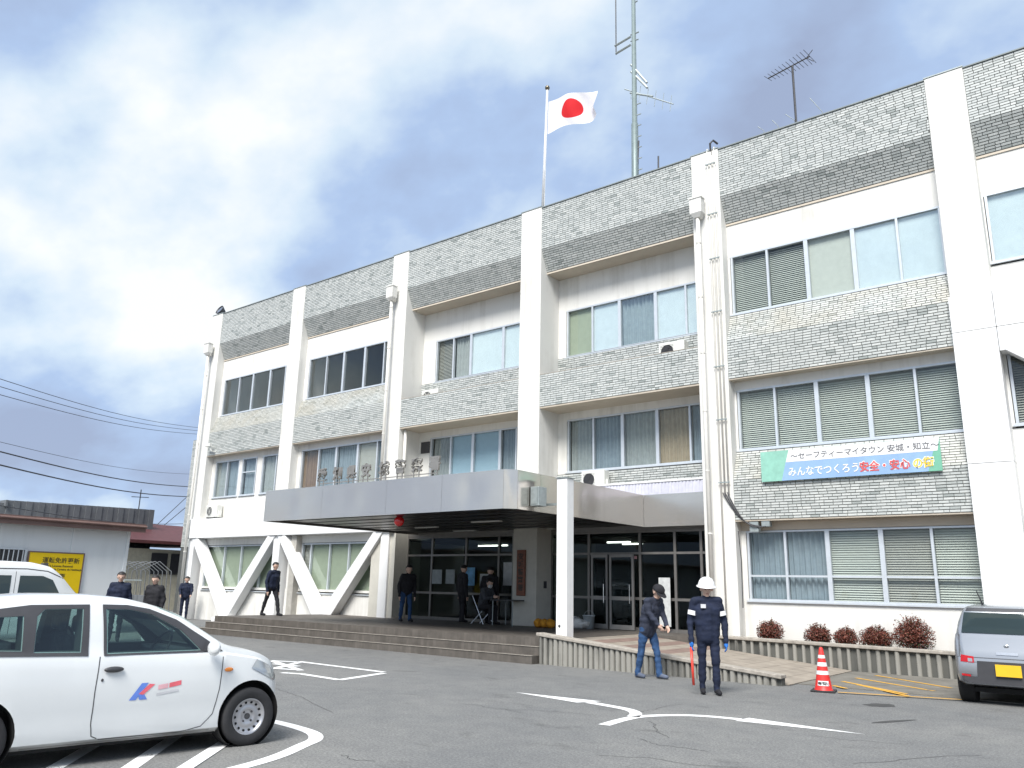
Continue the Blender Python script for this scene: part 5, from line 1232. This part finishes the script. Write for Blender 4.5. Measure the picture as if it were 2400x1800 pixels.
# azaleas
def leaf_mat():
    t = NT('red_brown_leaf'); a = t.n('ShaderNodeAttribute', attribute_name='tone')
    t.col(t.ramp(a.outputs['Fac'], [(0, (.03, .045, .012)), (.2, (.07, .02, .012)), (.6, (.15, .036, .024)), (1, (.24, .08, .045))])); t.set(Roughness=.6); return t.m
M_leaf = leaf_mat(); M_twig = basic('twig', (.09, .06, .04), .9)
def bush(px, rx, h, label):
    p = onY(px, 1505, 18.85); bu = thing('azalea_shrub', label, 'shrub', (p.x, 18.88, .45), 0, 'red azalea shrubs in the planter', static=False)
    b = MB(); tone = []; ry = min(.30, rx)
    lob = [(math.cos(a_)*.42*rx*(a_ > 0), math.sin(a_*1.7)*.4*ry, (.62-.16*abs(math.cos(a_))*(a_ > 0)+random.uniform(-.05, .05))*h, random.uniform(.42, .6)) for a_ in (0, .1, .7, 1.3, 1.9, 2.5, 3.1)]
    for _ in range(int(6500*rx/.4)):
        l_ = random.choice(lob); d = Vector((random.gauss(0, 1), random.gauss(0, 1), random.gauss(0, 1))).normalized()*(random.random()**.4)
        c = Vector((l_[0]+d.x*rx*l_[3]*1.25, l_[1]+d.y*ry*l_[3]*1.25, l_[2]*1.0+d.z*h*l_[3]*.9))
        if c.z < .02: continue
        n_ = (d+Vector((random.gauss(0, .5), random.gauss(0, .5), random.gauss(.3, .5)))).normalized(); t1 = n_.orthogonal().normalized(); t1 = Matrix.Rotation(random.random()*6.28, 3, n_) @ t1; t2 = n_.cross(t1)
        L = random.uniform(.03, .05); w = L*.5
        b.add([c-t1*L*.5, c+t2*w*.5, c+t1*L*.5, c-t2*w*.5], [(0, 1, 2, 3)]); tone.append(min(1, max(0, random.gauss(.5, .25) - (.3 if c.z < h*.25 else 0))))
    for _ in range(34):               # loose shoots breaking the outline
        a_ = random.uniform(0, 6.28); e_ = random.uniform(.15, 1.35); d = Vector((math.cos(a_)*math.cos(e_), math.sin(a_)*math.cos(e_), math.sin(e_)))
        ls_ = random.uniform(.95, 1.28)
        for q_ in range(9):
            f_ = .72+(ls_-.72)*q_/8; c = Vector((d.x*rx*.95*f_, d.y*ry*f_, h*.45+d.z*h*.62*f_)) + Vector((random.gauss(0, .008), random.gauss(0, .008), random.gauss(0, .008)))
            n_ = Vector((random.gauss(0, 1), random.gauss(0, 1), random.gauss(.4, 1))).normalized(); t1 = n_.orthogonal().normalized(); t2 = n_.cross(t1); L = random.uniform(.03, .05); w = L*.5
            b.add([c-t1*L*.5, c+t2*w*.5, c+t1*L*.5, c-t2*w*.5], [(0, 1, 2, 3)]); tone.append(random.choice((.05, .1, .5, .7, .9)))
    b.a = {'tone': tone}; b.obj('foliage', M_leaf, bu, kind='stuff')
    s = MB()
    for _ in range(9): l_ = random.choice(lob); s.tube([(l_[0]*.2, l_[1]*.2, -.05), (l_[0]*.6, l_[1]*.6, l_[2]*.6), (l_[0], l_[1], l_[2])], [.012, .008, .004], 5)
    s.obj('stem', M_twig, bu)
bush(1805, .28, .46, 'red-brown shrub behind the guard, leftmost in the planter')
bush(1918, .27, .42, 'low red-brown shrub behind the traffic cone')
bush(1983, .25, .38, 'smallest red-brown shrub, right of the one behind the cone')
bush(2055, .33, .43, 'wide low red-brown shrub left of the tallest one')
bush(2140, .40, .64, 'tallest red-brown shrub beside the silver hatchback')
# bags and bucket by the entrance
M_sand = cloth('orange_sack', (.62, .27, .02))
for i, (px, py) in enumerate(((1262, 1466), (1276, 1466), (1290, 1466))):
    p = onY(px, py, 18.72); b = MB().ell((0, 0, .11), (.13, .15, .125), 14)
    o = b.obj('sandbag', M_sand, None, smooth=True)
    for v in o.data.vertices: v.co += Vector((random.uniform(-.015, .015), random.uniform(-.015, .015), random.uniform(-.012, .012))); v.co.z = max(v.co.z, .0)
    o.location = (p.x, p.y, PZ); tag(o, ('leftmost orange sandbag on the porch', 'middle orange sandbag on the porch', 'orange sandbag nearest the white post')[i], 'sandbag', 'orange sandbags on the porch')
for i, (px, py, rx) in enumerate(((1350, 1468, .3), (1362, 1472, .26))):
    p = onY(px, py, 19.2); o = MB().ell((0, 0, .12), (rx, .2, .12 + .06*(1-i)), 16).obj('plastic_sack', basic('white_plastic_sack', (.62, .62, .6), .4) if i == 0 else MATS['white_plastic_sack'], None, smooth=True)
    for v in o.data.vertices: v.co += Vector((random.uniform(-.03, .03), random.uniform(-.03, .03), random.uniform(-.03, .03))); v.co.z = max(v.co.z, 0)
    o.location = (p.x, p.y, PZ); tag(o, ('crumpled white plastic sack beside the white post', 'crumpled white plastic sack beside the bucket')[i], 'sack', 'white sacks at the entrance')
p = onY(1380, 1462, 19.38)
bc = thing('bucket', 'pale plastic bucket at the entrance glass', 'bucket', (p.x, p.y, PZ), 0, None, static=False)
MB().lathe([(.0, .005), (.13, .005), (.16, .34), (.175, .34), (.175, .36), (.15, .36), (.125, .03), (0, .03)], None, 24).obj('pail', basic('pale_bucket', (.5, .55, .58), .4), bc, smooth=True)
MB().tube([(.165*math.cos(w), .02, .34+.14*math.sin(w)) for w in [math.pi*i/10 for i in range(11)]], .006, 5).obj('handle', M_galv, bc)
# posters behind the lobby glass
M_pb = basic('blue_poster', (.16, .42, .68), .6, 0, .3, 7); M_pw = basic('white_notice', (.55, .57, .57), .6, 0, .15, 9); M_pn = basic('grey_notice', (.28, .31, .31), .6, 0, .15, 9); M_pp = basic('pink_notice', (.55, .3, .32), .6, 0, .2, 9)
for (x0_, y0_, x1_, y1_), m, lab in (((1089, 1330, 1113, 1372), M_pb, 'blue poster inside the lobby glass'), ((1124, 1345, 1150, 1374), M_pw, 'white notice inside the lobby glass'), ((1179, 1318, 1203, 1372), M_pw, 'white notice sheet at the right end of the lobby glass'), ((1012, 1335, 1036, 1368), M_pn, 'pale notice at the far left of the lobby glass'), ((1044, 1335, 1066, 1368), M_pn, 'pale notice left of the blue poster in the lobby glass'), ((1477, 1303, 1492, 1310), M_pp, 'small pink notice beside the entrance door'), ((1546, 1354, 1570, 1468), M_pw, 'tall white notice board behind the guard')):
    y_ = YG-.06 if x0_ < 1500 else YG-.15
    a_, b_ = onY(x0_, y1_, y_), onY(x1_, y0_, y_)
    tag(MB().box(a_.x, b_.x, y_, y_+.012, max(a_.z, PZ+.01), b_.z).obj('notice' if m is not M_pb else 'poster', m), lab, 'poster')
    for k in range(5):
        if m is M_pw: pass

# ================================================================ LEFT BACKGROUND
XP = -24.6
pf = thing('prefab_office', 'white prefabricated office with brown flat roof edge at the far left', 'building', (XP-2, 8, 0))
M_prefab = streaky('prefab_white_panel', (.80, .82, .82), (.62, .64, .64), .4, .6); M_brown = basic('brown_fascia', (.17, .105, .09), .6, 0, .12, 3)
MB().box(XP-5, XP-.06, -14, 12.3, 0, 3.0).obj('core', M_room, pf)
y = -14.0
while y < 12.2:
    y1 = min(y+1.9, 12.3); MB().box(XP-.055, XP, y+.004, y1-.004, .05, 2.98).obj('panel', M_prefab, pf); MB().box(XP-.02, XP+.03, y1-.06, y1+.03, .05, 2.98).obj('batten', M_prefab, pf); y = y1
for z in (2.35, 2.62, 2.2): MB().box(XP-.002, XP+.004, -14, 12.3, z, z+.008).obj('panel_line', MATS['prefab_white_panel'], pf)
MB().box(XP-5.3, XP+.35, -14.3, 12.6, 3.02, 3.16).obj('roof', M_brown, pf)
MB().box(XP+.351, XP+.40, -14.3, 12.6, 2.94, 3.18).obj('fascia', M_brown, pf); MB().tube([(XP+.43, -14.3, 3.12), (XP+.43, 12.6, 3.10)], .04).obj('gutter', M_brown, pf)
wpf = MB()
a_, b_ = onX(-60, 1400, XP), onX(62, 1285, XP)
w_ = MB().box(XP-.01, XP+.03, a_.y, b_.y, 1.1, b_.z).obj('window', M_dark, pf); f_ = MB()
f_.box(XP+.031, XP+.07, a_.y, b_.y, b_.z-.05, b_.z); f_.box(XP+.031, XP+.07, b_.y-.05, b_.y, 1.1, b_.z-.051); f_.obj('window_frame', M_alu, w_)
for i in range(12): yy = b_.y-.12*i-.1; MB().tube([(XP+.09, yy, 1.1), (XP+.09, yy, b_.z-.06)], .014, 6).obj('bar', M_alu, w_)
# yellow licence sign
ys = thing('yellow_sign', 'yellow notice board with black lettering on the white prefab wall', 'sign', (XP+.06, 9.5, 1.3))
a_, b_ = onX(70, 1293, XP+.05), onX(196, 1300, XP+.05); zt_ = (a_.z+b_.z)/2; y0_, y1_ = a_.y, b_.y
MB().box(XP+.035, XP+.06, y0_, y1_, zt_-1.45, zt_).obj('board', basic('sign_yellow', (.85, .58, .0), .5, 0, .03), ys)
MB().box(XP+.034, XP+.07, y0_-.03, y0_, zt_-1.48, zt_+.03).obj('rim', M_brown, ys); MB().box(XP+.034, XP+.07, y1_, y1_+.03, zt_-1.48, zt_+.03).obj('rim', M_brown, ys); MB().box(XP+.034, XP+.07, y0_, y1_, zt_, zt_+.03).obj('rim', M_brown, ys)
SW = y1_-y0_
def st(s_, u_, dz, size, bold=.002): text_obj('lettering', s_, size, M_ink, frameM((XP+.063, y0_+u_*SW, zt_-dz), (0, 1, 0), (0, 0, 1)), ys, .001, bold)
st('運転免許更新', .24, .26, .17, .0015); st("Driver's License Renewal", .23, .38, .085, .001); st('Renovação da Carteira de Habilitação', .23, .47, .075, .001); st('住所変更', .24, .70, .17, .0015); st('←', .06, .68, .22, .006)
# grey corrugated hall behind
gh = thing('grey_hall', 'long dark grey corrugated building rising behind the prefab office', 'building', (-45, 16, 0))
M_gh = basic('dark_grey_corrugated', (.15, .16, .17), .6, 0, .12, 2)
XH = -44.0
pA, pB = onX(18, 1172, XH), onX(362, 1195, XH)
core = MB().box(XH-8, XH-.1, -2, pB.y, 0, pA.z-.15).obj('core', M_gh, gh)
b = MB(); n_ = int((pB.y-pA.y)/.28)
for i in range(n_):
    ya_ = pA.y+i*(pB.y-pA.y)/n_; zz = pA.z+(pB.z-pA.z)*i/n_
    MB().box(XH-.1, XH+(.04 if i % 2 else .0), ya_, ya_+(pB.y-pA.y)/n_-.004, 0, zz).obj('cladding_sheet', M_gh, gh)
MB().box(XH-8, XH+.12, pA.y-.1, pA.y, pA.z-.3, pA.z).obj('edge_trim', M_gh, gh); MB().box(XH-.05, XH+.08, pA.y, pB.y, 3.9, 4.0).obj('trim', M_dark, gh)
an = thing('roof_aerial', 'thin roof aerial above the grey hall', 'antenna', (XH-1, onX(326, 1185, XH-1).y, pB.z)); yy = onX(326, 1185, XH-1).y
MB().tube([(XH-1, yy, pB.z-.6), (XH-1, yy, pB.z+1.15)], .03).obj('mast', M_dark, an); MB().tube([(XH-1, yy-.5, pB.z+.7), (XH-1, yy+.5, pB.z+.75)], .02).obj('boom', M_dark, an)
# red-roofed house in the gap
rh = thing('red_roof_house', 'small cream house with dark red roof in the gap beside the police station', 'house', (-46, 24, 0))
pa, pb = onX(335, 1290, -42), onX(425, 1290, -42)
MB().box(-50, -42, pa.y-4, pb.y+2.5, 0, pa.z+.1).obj('wall', basic('cream_house_wall', (.62, .58, .46), .8), rh)
zt2 = onX(370, 1268, -41.5).z; ztt = onX(390, 1235, -44).z
MB().prism([(-41.2, pa.y-4.5, zt2-.15), (-41.2, pa.y-4.5, zt2), (-45.5, pa.y-4.5, ztt+.2), (-50, pa.y-4.5, zt2)], (0, pb.y-pa.y+8, 0)).obj('roof', basic('dark_red_roof', (.10, .032, .034), .6, 0, .2, 4), rh)
for i in range(4): MB().box(-41.99, -41.95, pa.y+.5+1.1*i, pa.y+1.4+1.1*i, pa.z-1.2, pa.z-.1).obj('window', M_dark, rh)
# bike rack and shelter clutter at column foot
rk = thing('pipe_rack', 'grey tubular rack with bicycles parts crowded beside the left column', 'rack', (-34.0, 17.6, 0))
for i in range(9):
    x_ = -36.2+.35*i
    MB().tube([(x_, 17.4, 0), (x_, 17.4, 1.9+.2*(i % 2)), (x_+.5, 17.9, 2.3), (x_+.8, 18.3, 1.9), (x_+.8, 18.4, 0)], .02, 6).obj('hoop', M_gh, rk)
MB().box(-36.3, -33.2, 17.38, 17.42, 1.5, 1.55).obj('rail', M_galv, rk); MB().box(-36.2, -33.3, 17.6, 18.3, 0, .9).obj('cabinet', M_gh, rk)
# power cables
for i, (a_, b_, r_) in enumerate((((-40, 875), (470, 1003), .014), ((-40, 894), (470, 1010), .014), ((-40, 914), (470, 1018), .014), ((-40, 1026), (470, 1112), .010), ((-40, 1048), (470, 1142), .028), ((-40, 1080), (470, 1165), .030), ((-40, 1178), (470, 1226), .018))):
    p0, p1 = onX(*a_, -34), onX(*b_, -52); pts = []
    for k in range(17):
        s_ = k/16; q_ = p0.lerp(p1, s_); q_.z -= .35*math.sin(math.pi*s_); pts.append(q_)
    d_ = (p0-p1).normalized(); pts = [p0+d_*12+Vector((0, 0, 1.2))] + pts + [p1-d_*14]
    tag(MB().tube(pts, r_, 6).obj('overhead_cable', M_dark, None, smooth=True), ('topmost thin overhead cable at left', 'second thin overhead cable from the top', 'third thin overhead cable from the top', 'faint thin cable midway down the cable bunch', 'thick overhead cable above the lowest thick one', 'lowest thick overhead cable crossing open sky', 'cable passing in front of the grey hall')[i], 'cable', 'overhead cables at left')
for i, (a_, b_) in enumerate((((352, 1245), (432, 1170)), ((368, 1245), (434, 1190)))):
    tag(MB().tube([onX(*a_, -46), onX(*b_, -46), onX(*b_, -46)+Vector((0, 2, 2))], .02, 6).obj('drop_cable', M_dark), ('left of two slanting drop cables beside the red roof', 'right of two slanting drop cables beside the red roof')[i], 'cable', 'drop cables')
for o in STATIC:
    if '_off' in o: del o['_off']
